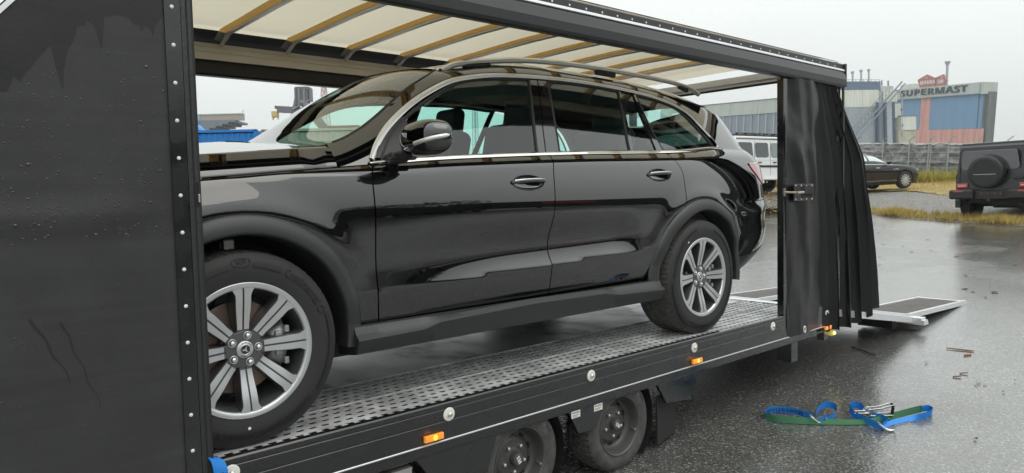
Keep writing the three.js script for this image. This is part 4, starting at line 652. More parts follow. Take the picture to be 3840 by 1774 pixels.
// ---------------------------------------------------------------- background buildings
function frameThing(name, label, category, A, X, Y, Z) { const o = thing(name, label, category, A); o.quaternion.setFromRotationMatrix(new THREE.Matrix4().makeBasis(V(...X), V(...Y), V(...Z))); return o; }
const weath = (r, g, b, k = 0.25, sx = 0.15, sy = 0.05) => std(0xffffff, 0.8, 0, { map: dataTex(256, (u, v) => { const n = 1 + k * (fbm(u * 16, v * 5, 8, 5) - 0.5) + 0.4 * k * (fbm(u * 60, v * 3, 4, 3) - 0.5); return [r * n, g * n, b * n]; }, true, [sx, sy]) });
const W = { blue: weath(0.44, 0.57, 0.69, 0.08), red: weath(0.78, 0.58, 0.54, 0.30), pale: weath(0.80, 0.81, 0.77, 0.12), fascia: weath(0.70, 0.72, 0.70, 0.12), conc: weath(0.40, 0.42, 0.42, 0.4), beige: weath(0.74, 0.73, 0.66, 0.2), slate: weath(0.38, 0.44, 0.52, 0.15), silver: weath(0.66, 0.69, 0.72, 0.12), darkGrey: weath(0.46, 0.49, 0.52, 0.15), hall: weath(0.60, 0.64, 0.68, 0.12), louvre: weath(0.58, 0.61, 0.64, 0.1) };  // blue and red are mixed paler to carry distance haze
{
  const b = frameThing('warehouse', 'blue and red tower building with SUPERMAST lettering along its white roof band', 'building', [222.35, 29.19, -80.16], [-0.4234, -0.074, 0.9029], [-0.0314, 0.9973, 0.067], [-0.9054, 0, -0.4246]);
  const t = (n, g, m) => put(n, g, m, b);
  t('wall', bx(28.6, 24, 3.6, 13.9, -14.9, -2.4), W.conc);
  t('roof_band', bx(28.6, 2.75, 0.9, 13.4, -1.38, 0.1), W.fascia); t('roof_band', bx(0.9, 3.0, 4.6, 28.2, -1.5, -2.0), W.fascia);
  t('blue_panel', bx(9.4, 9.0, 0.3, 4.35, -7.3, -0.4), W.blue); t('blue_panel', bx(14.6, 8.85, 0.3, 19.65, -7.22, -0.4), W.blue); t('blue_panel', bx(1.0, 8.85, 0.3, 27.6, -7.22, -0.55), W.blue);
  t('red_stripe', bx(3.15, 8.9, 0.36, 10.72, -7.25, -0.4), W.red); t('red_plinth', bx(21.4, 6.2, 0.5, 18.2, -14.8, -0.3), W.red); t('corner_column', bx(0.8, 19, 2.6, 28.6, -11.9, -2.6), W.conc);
  const tx = text3('SUPERMAST', 1.7, 0.25); tx.computeBoundingBox(); const w = tx.boundingBox.max.x; tx.scale(21.8 / w, 1.02, 1); tx.rotateZ(0); tx.translate(2.45, -2.12, 0.56); t('lettering', tx, std(lc(0.045, 0.06, 0.08), 0.6));
  t('penthouse', bx(5, 1.6, 4, 2.2, 0.7, -4), W.pale);
  const s = frameThing('roof_sign', 'faded red crown-shaped sign reading MAKRA on the blue tower roof', 'sign', [222.35, 29.19, -80.16], [-0.4234, -0.074, 0.9029], [-0.0314, 0.9973, 0.067], [-0.9054, 0, -0.4246]);
  const rm = weath(0.66, 0.44, 0.42, 0.25, 0.3, 0.3), wm = std(lc(0.68, 0.62, 0.60), 0.6);  // faded sign red, paled further with haze put into the colour
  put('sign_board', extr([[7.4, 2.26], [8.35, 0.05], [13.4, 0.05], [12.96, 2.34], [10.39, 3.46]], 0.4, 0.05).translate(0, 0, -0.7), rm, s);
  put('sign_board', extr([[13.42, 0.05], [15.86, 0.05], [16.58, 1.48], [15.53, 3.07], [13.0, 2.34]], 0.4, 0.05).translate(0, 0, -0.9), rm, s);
  put('sign_letters', (() => { const q = text3('MAKRA', 1.05, 0.1); q.scale(1.0, 1, 1); q.translate(8.3, 0.85, -0.24); return q; })(), wm, s);
  put('sign_letters', (() => { const q = text3('UM', 1.05, 0.1); q.scale(0.85, 1, 1); q.translate(13.9, 0.75, -0.44); return q; })(), wm, s);
  put('sign_ornament', [extr([[9.9, 2.6], [10.4, 2.3], [10.9, 2.6], [10.4, 2.42]], 0.1).translate(0, 0, -0.25), bx(0.12, 0.7, 0.1, 10.4, 2.7, -0.2)], wm, s);
  put('sign_ornament', [extr([[14.8, 2.3], [15.3, 2.0], [15.8, 2.3], [15.3, 2.12]], 0.1).translate(0, 0, -0.45), bx(0.12, 0.6, 0.1, 15.3, 2.4, -0.4)], wm, s);
  put('sign_frame', [beam(V(9, -0.1, -1.2), V(9, 2.2, -1.2), 0.2, 0.2), beam(V(15, -0.1, -1.2), V(15, 2.2, -1.2), 0.2, 0.2), bx(7, 0.15, 0.15, 12, 1.6, -1.1)], W.conc, s);
  const a = frameThing('chimney', 'tall grey chimney pipe rising behind the crown sign', 'chimney', [222.35, 29.19, -80.16], [-0.4234, -0.074, 0.9029], [-0.0314, 0.9973, 0.067], [-0.9054, 0, -0.4246]);
  put('pipe', rod(V(14.5, -0.2, -3), V(14.3, 6.0, -3), 0.33), W.silver, a); put('cowl', new THREE.CylinderGeometry(0.75, 0.5, 0.8, 14).translate(14.3, 6.3, -3), W.silver, a);
}
{
  const fr = [[135.74, 19.37, -56.96], [0.9378, 0.0392, 0.3451], [-0.0368, 0.9992, -0.0135], [-0.3453, 0, 0.9385]];
  const b = frameThing('feed_mill', 'pale grey mill building with corrugated steel walls and blue rooftop plant room', 'building', ...fr), t = (n, g, m) => put(n, g, m, b);
  t('wall', bx(14, 18, 12, 6.6, -9.2, -6.35), W.hall);
  for (let i = 0; i < 5; i++) t('cladding_panel', bx(2.02, 3.2, 0.16, -0.55 + i * 2.07 - 0.1, -1.6, -0.2), W.pale);
  t('cladding_panel', bx(3.6, 2.4, 0.2, 11.65, -1.1, -0.2), W.pale);
  for (let k = 0; k < 36; k++) t('corrugation', bx(9.6, 0.22, 0.14, 3.1, -3.35 - k * 0.30, -0.26), W.silver);
  t('grey_bay', bx(1.75, 12, 0.3, 8.9, -9.4, -0.1), W.darkGrey);
  t('silver_bay', bx(1.85, 13, 0.4, 10.85, -8.8, 0), W.silver);
  for (const x of [7.85, 9.82, 11.95]) { const l = t('ladder_frame', [bx(0.14, 13, 0.3, x - 0.14, -8.9, 0.25), bx(0.14, 13, 0.3, x + 0.16, -8.9, 0.25)], W.slate); put('rung', Array.from({ length: 9 }, (_, k) => bx(0.62, 0.12, 0.3, x, -3.2 - k * 1.2, 0.3)), W.slate, l).userData.kind = 'stuff'; }
  t('plant_room', bx(8.3, 1.9, 5, 7.2, 0.95, -4.5), W.slate); t('roof_house', bx(3.6, 1.1, 3, 13.5, 0.5, -4), W.fascia);
  t('roof_railing', [bx(8.4, 0.05, 0.05, 7.2, 2.3, -2.2), ...Array.from({ length: 9 }, (_, i) => bx(0.07, 0.5, 0.07, 3.2 + i, 2.1, -2.2))], W.darkGrey).userData.kind = 'stuff';
  for (const [x, y] of [[6.31, 4.0], [8.53, 4.3], [10.54, 4.45]]) {
    const a = frameThing('vent_stack', 'slim grey vent stack standing on the blue rooftop plant room', 'chimney', ...fr); a.userData.group = 'vent stacks on the mill roof';
    put('pipe', rod(V(x, 1.7, -4), V(x, y - 0.4, -4), 0.17), W.silver, a); put('cowl', new THREE.CylinderGeometry(0.34, 0.24, 0.45, 12).translate(x, y - 0.1, -4), W.silver, a);
  }
  for (const [x, y, l] of [[15.09, 2.64, 'thin antenna mast beside the grey roof house'], [16.82, 2.54, 'thicker dark antenna mast between mill roof and crown sign']]) { const a = frameThing('antenna', l, 'antenna', ...fr); put('mast', rod(V(x, -0.5, -5), V(x, y, -5), 0.07), W.darkGrey, a); put('aerial', bx(0.2, 1.0, 0.2, x, y - 0.6, -5), W.darkGrey, a); }
  const c = frameThing('conveyor', 'inclined lattice grain conveyor rising to the mill roof', 'conveyor', ...fr), P0 = V(-1.2, -8.9, 3), P1 = V(13.3, 1.35, 1.2);
  put('lower_chord', beam(P0, P1, 0.16, 0.3), W.darkGrey, c); const up = V(-0.65, 1.3, 0);
  put('upper_chord', beam(P0.clone().add(up), P1.clone().lerp(P0, 0.25).add(up), 0.08, 0.08), W.darkGrey, c);
  for (let k = 0; k < 11; k++) { const q = P0.clone().lerp(P1, k / 14), q2 = P0.clone().lerp(P1, (k + 1) / 14); put('lattice_strut', beam(q, (k % 2 ? q2 : q2).clone().add(up), 0.05, 0.05), W.darkGrey, c); put('lattice_strut', beam(q.clone().add(up), q2, 0.04, 0.04), W.darkGrey, c); }
  put('walkway', beam(P0.clone().add(V(0.3, -0.35, 0.6)), P1.clone().add(V(0.3, -0.4, 0.4)), 0.10, 0.3), W.darkGrey, c);
  const lp = frameThing('downpipe', 'grey swan-neck pipe curving down beside the mill', 'pipe', ...fr); put('pipe', tube([V(10.7, -0.9, 1.0), V(11.2, -0.45, 1.0), V(12.1, -0.3, 1.0), V(12.9, -0.7, 1.0), V(13.3, -1.8, 1.0), V(13.3, -4, 1.0), V(13.3, -9, 1.0)], 0.16, 40, 8), W.silver, lp); put('pipe_collar', [new THREE.CylinderGeometry(0.24, 0.24, 0.3, 12).translate(13.3, -4, 1), new THREE.CylinderGeometry(0.24, 0.24, 0.3, 12).translate(13.3, -7, 1)], W.darkGrey, lp);
  const an = frameThing('annex', 'low white annex with ribbed beige base between mill and blue tower', 'building', ...fr);
  put('upper_wall', bx(3.9, 2.7, 5, 15.0, -6.6, -1.4), W.pale, an); put('side_box', bx(1.7, 2.7, 3, 13.2, -4.1, -1.2), W.pale, an); put('roof_edge', bx(4.1, 0.15, 5.2, 15.0, -5.2, -1.4), W.darkGrey, an);
  put('base_wall', bx(4.5, 4.5, 5, 14.7, -10.2, -1.6), W.beige, an); for (let k = 0; k < 9; k++) put('base_rib', bx(4.5, 0.10, 0.1, 14.7, -8.2 - k * 0.42, 0.93), W.beige, an);
}
{
  const b = frameThing('storage_hall', 'long pale hall with ribbed grey louvre wall behind the white off-roader', 'building', [145.43, 21.05, -89.94], [-0.2897, -0.0611, 0.9552], [-0.0177, 0.9981, 0.0585], [-0.957, 0, -0.2902]), t = (n, g, m) => put(n, g, m, b);
  t('wall', bx(54, 24, 14, 6, -12.2, -7.4), W.hall);
  for (let i = 0; i < 6; i++) t('fascia_panel', bx(8.6, 2.88, 0.3, -18.1 + i * 8.71, -1.44, -0.2), W.fascia);
  t('roof_trim', bx(54, 0.16, 0.5, 6, 0.05, -0.2), W.darkGrey);
  for (let i = 0; i < 24; i++) t('wall_rib', bx(0.26, 18, 0.4, -20.3 + i * 2.2, -12, -0.2), W.silver);
  for (let k = 0; k < 40; k++) t('louvre', bx(54, 0.33, 0.16, 6, -3.2 - k * 0.42, -0.34), W.louvre);
  const g = frameThing('grey_tower', 'plain light grey tower block rising behind the hall roof', 'building', [190, 0, -160], [-0.29, 0, 0.957], [0, 1, 0], [-0.957, 0, -0.29]); put('wall', bx(9, 47, 10, 9, 23, 0), W.fascia, g); put('roof_edge', bx(9.4, 0.5, 10.4, 9, 46.7, 0), W.darkGrey, g);
}
// ---- boundary fence with sheeting
{
  const f = frameThing('boundary_fence', 'steel post fence hung with torn grey tarpaulin in front of the mill', 'fence', [43.24, 3.61, -15.8], [0.3657, -0.0545, 0.9291], [0.02, 0.9985, 0.0508], [-0.9305, 0, 0.3663]);
  const galv = std(lc(0.36, 0.38, 0.38), 0.5, 0.5);
  const post = x => { const p = put('post', beam(V(x, -2.9, 0.05), V(x + 0.02, 0.22, 0.05), 0.07, 0.07), galv, f); put('arm', beam(V(x, 0.20, 0.05), V(x + 0.27, 0.46, 0.1), 0.05, 0.05), galv, p); };
  for (const x of [-8.1, -6.7, -5.4, -4.0, -2.7, -1.4, -0.06, 1.37, 2.74, 3.73, 4.71, 6.1, 7.5, 8.9, 10.3, 11.7, 13.1]) post(x); put('post', beam(V(3.84, -2.9, 0.05), V(3.86, 0.30, 0.05), 0.06, 0.06), galv, f);
  for (const y of [-0.2, -0.48, -0.76, -1.05, -1.33, -1.6]) put('rail', beam(V(-8.2, y, 0.09), V(13.2, y, 0.09), 0.02, 0.02), galv, f);
  const sheetM = phy({ color: 0xffffff, roughness: 0.5, map: dataTex(256, (u, v) => { const n = fbm(u * 9, v * 5, 9, 5), a = 0.50 + 0.34 * (n - 0.5); return [a, a, a * 1.03]; }, true) });
  const sheetL = phy({ color: 0xffffff, roughness: 0.6, map: dataTex(256, (u, v) => { const n = fbm(u * 12, v * 6, 12, 5), a = 0.52 + 0.3 * (n - 0.5); return [a * 1.0, a, a * 0.97]; }, true) }), pale = std(lc(0.62, 0.64, 0.65), 0.5);
  const sp = [-8.1, -5.4, -2.7, 0, 1.5, 2.8, 3.9, 5.4, 7.5, 10.3, 13.1];
  for (let i = 0; i + 1 < sp.length; i++) {
    const a = sp[i], c = sp[i + 1], k = i * 3.7, crump = (u, v) => 0.07 * (fbm(u * (c - a) * 1.6 + k, v * 4, 256, 4) - 0.5) * 2 + 0.08 * Math.abs(Math.sin((u + v * 0.6) * 5 + k)) * vnoise(u * 4 + k, v * 3);
    const top = u => 0.05 + 0.05 * (vnoise(u * 3 + k, 1) - 0.5) + 0.04 * (vnoise(u * 11 + k, 7) - 0.5), s = put('tarpaulin', grid(44, 26, (u, v) => V(lerp(a, c, u), lerp(top(u), -1.07 + 0.06 * Math.sin(u * 9 + k), v), crump(u, v)), 1, true), sheetM, f);
    put('tarpaulin_hem', grid(30, 3, (u, v) => V(lerp(a, c, u), top(u) + 0.025 - v * (0.02 + 0.09 * vnoise(u * 7 + k, 9)) - 0.02 * vnoise(u * 14 + k, 5), crump(u, 0) + 0.03), 1, true), pale, s);
    put('lower_sheet', grid(40, 12, (u, v) => V(lerp(a, c, u), lerp(-1.02, -2.1, v), -0.12 + crump(u + 3, v)), 1, true), sheetL, f);
  }
}
// ---- things seen through the open trailer side
const corr = (L, h, p, d) => { const n = Math.round(L / p); const pos = []; for (let i = 0; i < n; i++) { const x = i * p; pos.push([x, 0], [x + p * 0.36, 0], [x + p * 0.5, d], [x + p * 0.86, d]); } pos.push([L, 0]); const P = [...pos, [L, -0.3], [0, -0.3]]; const g = new THREE.ExtrudeGeometry(polyShape(P), { depth: h, bevelEnabled: false }); g.rotateX(-PI / 2); const q = g.attributes.position; for (let i = 0; i < q.count; i++) q.setZ(i, -q.getZ(i)); const r = flip(g); r.computeVertexNormals(); return r; };
function container(label, col, pos, ry, L, group) {
  const c = thing('shipping_container', label, 'container', pos, ry, group), m = std(col, 0.45), H = 2.59;
  put('side_wall', corr(L - 0.3, H - 0.36, 0.28, 0.045).translate(0.15, 0.18, -0.09), m, c); put('side_wall', corr(L - 0.3, H - 0.36, 0.28, 0.045).rotateY(PI).translate(L - 0.15, 0.18, -2.33), m, c);
  put('end_wall', bx(0.05, H - 0.2, 2.2, 0.06, H / 2, -1.21), m, c); put('roof', bx(L - 0.1, 0.06, 2.3, L / 2, H - 0.07, -1.21), m, c); put('door', bx(0.05, H - 0.2, 2.2, L - 0.06, H / 2, -1.21), m, c);
  put('frame', [bx(L, 0.12, 0.12, L / 2, H - 0.06, -0.06), bx(L, 0.16, 0.12, L / 2, 0.08, -0.06), bx(L, 0.12, 0.12, L / 2, H - 0.06, -2.38), bx(L, 0.16, 0.12, L / 2, 0.08, -2.38), ...[0.08, L - 0.08].flatMap(x => [-0.08, -2.36].map(z => bx(0.16, H, 0.16, x, H / 2, z)))], m, c);
  return c;
}
const CB = lc(0.004, 0.17, 0.52), cd = Math.atan2(-1.93, 2.18); // the stack runs square to the view
container('bright blue container on top of the stack beyond the trailer', CB, [2.55, 1.92, -41.08], cd, 13.9); container('bright blue container at the bottom of the stack beyond the trailer', CB, [2.55, -0.69, -41.08], cd, 13.9);
container('grey container beside the blue container stack, upper one', lc(0.35, 0.33, 0.29), [13.13, 1.90, -31.75], cd, 6.0); container('grey container beside the blue container stack, lower one', lc(0.35, 0.33, 0.29), [13.13, -0.69, -31.75], cd, 6.0);
{
  const t = thing('storage_tank', 'rounded blue tank end behind the blue container stack', 'tank', [18.2, -0.6, -60.6]); put('shell', lathe([[2.2, 0], [2.2, 6.8], [2.0, 7.5], [1.5, 8.05], [0.7, 8.35], [0.001, 8.4]], 32), std(CB, 0.4), t); put('manhole', new THREE.CylinderGeometry(0.4, 0.4, 0.3, 16).translate(0, 8.45, 0), std(CB, 0.4), t);
  const c = thing('loading_canopy', 'long cantilevered loading canopy with stepped dark underside beyond the containers', 'canopy', [39.5, 0, -122.8], -cd * 0 + Math.atan2(-5.28, 5.98) * -1 * -1);
  put('fascia', bx(14, 1.0, 0.8, 1.0, 15.15, 0), std(lc(0.34, 0.31, 0.27), 0.7), c); put('fascia_end', bx(4.0, 1.0, 0.9, -1.2, 15.2, 0.05), std(lc(0.22, 0.38, 0.50), 0.6), c); put('gutter', bx(14, 0.14, 1.0, 1.0, 15.72, 0), W.fascia, c);
  for (let i = 0; i < 6; i++) put('underside_step', bx(7 - i * 1.05, 0.34, 6, 3.3 - i * 0.55, 14.5 - i * 0.32, -2), W.darkGrey.clone(), c); put('lamp_arm', tube([V(7.9, 14.8, 0.3), V(7.95, 16.1, 0.3), V(8.05, 16.3, 0.3), V(8.3, 16.0, 0.3)], 0.06, 16, 6), M.steel, c); put('support', [bx(1, 15.2, 1, -4.5, 7.2, -2)], W.conc, c);
  const r = thing('reach_stacker', 'grey container crane head with spreader arm and yellow end block', 'crane', [36.97, 0, -84.78], -Math.atan2(-2.77, 3.12) * -1 * -1 * -1);
  const gm = std(lc(0.14, 0.14, 0.155), 0.55), gm2 = std(lc(0.24, 0.24, 0.26), 0.5);
  put('spreader_beam', [beam(V(-0.1, 12.75, 0), V(4.6, 12.35, 0), 0.35, 0.5), beam(V(0.2, 12.3, 0.1), V(4.6, 12.1, 0.1), 0.4, 0.5), beam(V(1.0, 12.05, 0.3), V(3.6, 11.95, 0.3), 0.12, 0.2)], gm, r); put('spreader_rib', Array.from({ length: 10 }, (_, i) => bx(0.14, 0.16, 0.3, i * 0.42, 12.9 - i * 0.032, 0)), gm2, r).userData.kind = 'stuff';
  put('end_block', [rbx(0.75, 0.75, 0.8, 0.08, -0.15, 11.9, 0), bx(0.12, 0.5, 0.2, -0.42, 11.45, 0), bx(0.12, 0.5, 0.2, 0.2, 11.5, 0)], std(lc(0.55, 0.42, 0.16), 0.5), r);
  put('boom_head', [bx(1.55, 2.3, 1.0, 3.45, 14.05, 0), bx(1.9, 0.25, 1.1, 3.5, 15.0, 0), bx(0.2, 2.0, 1.2, 2.65, 14.0, 0), bx(0.18, 1.6, 1.2, 4.45, 14.2, 0)], gm, r);
  put('hydraulic_cylinder', [rod(V(3.1, 12.8, 0.6), V(3.1, 15.0, 0.6), 0.10), rod(V(3.75, 12.6, 0.6), V(3.75, 14.9, 0.6), 0.12), rod(V(2.2, 12.4, 0.4), V(4.4, 13.5, 0.6), 0.12), bx(0.5, 0.4, 0.4, 3.5, 13.3, 0.6), bx(0.35, 0.35, 0.4, 4.1, 13.0, 0.6)], gm2, r);
  put('boom', [beam(V(3.6, 13.2, -0.3), V(9.5, 3, -8), 0.9, 1.1)], gm, r); put('mast_leg', [beam(V(2.6, 14, -0.3), V(1.0, 8, -0.6), 0.35, 0.5), beam(V(1.4, 11.3, 0), V(0.5, 9.0, 0), 0.25, 0.3)], gm2, r); put('chassis', [bx(9, 1.8, 3.2, 9, 0.7, -9), bx(2, 1.6, 1.6, 11, 2.3, -9), bx(1.2, 9, 1.2, 1.2, 4.5, -0.7)], gm, r);
}
function latticeMast(name, label, cat, pos, h, w0, w1, n, col, arms = []) {
  const t = thing(name, label, cat, pos), m = std(col, 0.7), L = [];
  for (let i = 0; i < n; i++) { const a = i / n, b = (i + 1) / n, wa = lerp(w0, w1, a) / 2, wb = lerp(w0, w1, b) / 2, ya = a * h, yb = b * h, k = w0 * 0.035 + 0.03; for (const [sx, sz] of [[1, 1], [1, -1], [-1, -1], [-1, 1]]) { L.push(beam(V(sx * wa, ya, sz * wa), V(sx * wb, yb, sz * wb), k, k)); const [tx, tz] = [-sz, sx]; L.push(beam(V(sx * wa, ya, sz * wa), V(tx * wb, yb, tz * wb), k * 0.6, k * 0.6)); L.push(beam(V(sx * wb, yb, sz * wb), V(tx * wb, yb, tz * wb), k * 0.5, k * 0.5)); } }
  put('lattice', L, m, t).userData.kind = 'stuff'; for (const [y, w] of arms) put('cross_arm', [beam(V(-w, y, w * 0.9), V(w, y, -w * 0.9), 0.35, 0.35), beam(V(-w, y - 0.9, w * 0.9), V(-w, y, w * 0.9), 0.15, 0.15), beam(V(w, y - 0.9, -w * 0.9), V(w, y, -w * 0.9), 0.15, 0.15), beam(V(-w, y, w * 0.9), V(0, y + 1.4, 0), 0.2, 0.2), beam(V(w, y, -w * 0.9), V(0, y + 1.4, 0), 0.2, 0.2)], m, t); return t;
}
latticeMast('power_pylon', 'distant reddish electricity pylon with three cross arms', 'pylon', [141.2, 0, -276], 50, 7, 1.3, 14, lc(0.50, 0.36, 0.33), [[44.4, 2.6], [46.8, 1.9], [48.6, 2.4]]);
latticeMast('radio_mast', 'slender lattice radio mast seen through the SUV front windows', 'mast', [74.5, 0.2, -91.6], 15.2, 0.95, 0.6, 16, lc(0.22, 0.26, 0.27));
for (const [x, z, h, w, l] of [[26.6, -53.3, 2, 6.06, 'stack of dull red containers seen through the windscreen, lowest block'], [28.3, -51.9, 3, 3, 'tall stack of dull red containers seen through the windscreen'], [31.0, -49.6, 2, 6.06, 'faded red container stack behind the SUV windscreen edge']]) for (let k = 0; k < h; k++) container(l + (k ? ', level ' + ['one', 'two', 'three'][k] : ', ground level'), lc(0.30, 0.10, 0.07), [x - w / 2 * 0.75, -0.6 + k * 2.6, z - w / 2 * 0.66], cd, w, 'red containers beyond the trailer');
{
  const gs = std(lc(0.42, 0.45, 0.46), 0.45, 0.4);
  [[88, -67, 3.0, 11.6], [91.4, -63.4, 2.4, 11.8]].forEach(([x, z, r, h], i) => { const s = thing('grain_silo', 'ribbed steel grain silo seen through the SUV quarter window', 'silo', [x, 2.2, z], 0, 'grain silos beside the hall'); const P = []; for (let k = 0; k < 26; k++) { const y = k / 26 * (h - 3); P.push([r, y], [r + 0.07, y + 0.15]); } put('wall', lathe([...P, [r, h - 3]], 32), gs, s); put('roof', lathe([[r + 0.15, h - 3], [0.4, h - 1], [0.001, h - 0.9]], 32), gs, s); put('ladder', [bx(0.08, h - 3, 0.1, -r * 0.9, (h - 3) / 2, r * 0.55), bx(0.08, h - 3, 0.1, -r * 0.7, (h - 3) / 2, r * 0.78)], W.darkGrey, s); });
}
const tyreDark = std(lc(0.018), 0.8);
// ---- far side of the yard behind the viewer: it shows only in the black paint
{
  const hall = thing('workshop_hall', 'long dark workshop hall across the yard with a red fascia band', 'building', [48, 0.4, 46], -0.75); put('wall', bx(34, 4.0, 14, 0, 2.0, 7), weath(0.28, 0.28, 0.27, 0.3), hall); put('fascia', bx(12, 0.9, 0.4, -6, 3.4, -0.3), std(lc(0.45, 0.07, 0.04), 0.6), hall); for (let i = 0; i < 5; i++) put('door', bx(3.4, 2.6, 0.2, -13 + i * 6.6, 1.3, -0.1), W.darkGrey, hall); put('roof', bx(34.6, 0.3, 14.6, 0, 4.1, 7), W.darkGrey, hall);
  // unseen box trailers, added to darken what the lower doors mirror
  [[8.8, 'unseen plain black box trailer added opposite the SUV front door for dark reflections'], [22.22, 'unseen black box trailer added across the yard, its side stripe there for red reflections'], [35.64, 'unseen dark grey box trailer added furthest along the yard for dark reflections']].forEach(([x, l], i) => {
    const t = thing('added_box_trailer', l, 'trailer', [x, gy(x), 17.2], Math.atan2(-0.02, 1)), m = std([lc(0.012), lc(0.014), lc(0.03)][i], 0.5);
    put('body', rbx(13.4, 2.1, 2.5, 0.05, 0, 1.85, 1.25), m, t); put('chassis', bx(12.6, 0.25, 1.2, 0, 0.7, 1.25), M.dark, t); put('side_guard', bx(5.5, 0.5, 0.04, -0.5, 0.65, 0.05), m, t); if (i === 1) put('side_stripe', bx(3.2, 0.5, 0.02, -2.5, 2.3, -0.012), std(lc(0.5, 0.05, 0.03), 0.5), t); put('landing_leg', bx(0.12, 0.75, 0.12, -4, 0.38, 0.3), M.dark, t);
    for (const wx of [3.4, 4.7, 6.0]) for (const wz of [0.15, 2.35]) put('wheel', latheZ([[0.28, -0.02], [0.3, 0], [0.46, 0], [0.5, -0.04], [0.5, -0.26], [0.28, -0.28]], 24).rotateY(PI).translate(wx, 0.5, wz - 0.14), tyreDark, t);
  });
  { // the wood behind the yard reads as one mass
    const tri = []; for (let k = 0; k < 9000; k++) { const x = rr(-70, 62), z = 74 - 0.0 * x + rr(-3, 5), top = 6 + 7 * fbm(x * 0.09 + 7, 3, 256, 4) + 3 * vnoise(x * 0.8, 2), y = gy(x) + top * Math.pow(rnd(), 0.6), s = rr(0.35, 0.9); for (let m = 0; m < 3; m++) tri.push(x + rr(-s, s), y + rr(-s, s), z + rr(-s, s)); }
    const g = new THREE.BufferGeometry(); g.setAttribute('position', new THREE.Float32BufferAttribute(tri, 3)); g.computeVertexNormals(); const m = put('woodland', g, std(lc(0.035, 0.04, 0.026), 0.9), scene); m.userData = { kind: 'stuff', label: 'dark wood along the far side of the yard', category: 'wood' };
  }
  const leaf = [std(lc(0.035, 0.045, 0.025), 0.9), std(lc(0.05, 0.055, 0.03), 0.9)];
  [[-30, 62, 9], [-18, 66, 11], [-8, 60, 8], [3, 68, 12], [14, 64, 9], [22, 70, 11], [-44, 60, 10], [80, 22, 9], [90, 8, 10]].forEach(([x, z, h], i) => {
    const t = thing('yard_tree', 'dark bare-edged tree on the far side of the yard', 'tree', [x, gy(x), z], 0, 'trees across the yard'); put('trunk', [rod(V(0, -0.2, 0), V(0.1, h * 0.55, 0), 0.22, 8, 0.1), rod(V(0, h * 0.35, 0), V(h * 0.18, h * 0.7, 0.3), 0.1, 6, 0.04), rod(V(0, h * 0.4, 0), V(-h * 0.16, h * 0.75, -0.4), 0.1, 6, 0.04)], std(lc(0.05, 0.04, 0.03), 0.9), t);
    const tri = []; for (let k = 0; k < 900; k++) { const a = rr(0, 2 * PI), q = rr(-1, 1), r = Math.cbrt(rnd()), c = Math.sqrt(1 - q * q), px = r * c * Math.cos(a) * h * 0.33 * (0.75 + 0.4 * vnoise(a * 3, q * 3 + i)), py = h * 0.64 + r * q * h * 0.36, pz = r * c * Math.sin(a) * h * 0.33, s = rr(0.18, 0.42); for (let m = 0; m < 3; m++) tri.push(px + rr(-s, s), py + rr(-s, s), pz + rr(-s, s)); }
    const g = new THREE.BufferGeometry(); g.setAttribute('position', new THREE.Float32BufferAttribute(tri, 3)); g.computeVertexNormals(); put('crown', g, leaf[i % 2], t);
  });
}
// ---------------------------------------------------------------- parked vehicles
const tyreBg = std(lc(0.022), 0.75);
function bgWheel(parent, x, z, R, rimR, style, side) {
  const w = new THREE.Group(); w.name = 'wheel'; w.position.set(x, R, z); if (side < 0) w.rotation.y = PI; parent.add(w);
  put('tyre', latheZ([[rimR, 0.0], [rimR + 0.02, 0.01], [R - 0.05, 0.01], [R - 0.01, -0.02], [R, -0.06], [R, -0.2], [R - 0.02, -0.24], [rimR, -0.25]], 40), tyreBg, w);
  const rim = put('rim', latheZ([[rimR + 0.005, 0.0], [rimR - 0.012, 0.004], [rimR - 0.02, -0.01], [rimR - 0.03, -0.12], [0.06, -0.13]], 40), style.dark, w);
  for (let i = 0; i < style.n; i++) { const s = put('spoke', extr([[0.03, -0.018], [rimR - 0.015, -style.w], [rimR - 0.015, style.w], [0.03, 0.018]], 0.02, 0.003), style.face, w); s.rotation.z = i / style.n * 2 * PI + 0.2; s.position.z = -0.03; }
  put('hub', latheZ([[0, 0.002], [0.05, -0.004], [0.06, -0.03]], 20), style.face, w); return w;
}
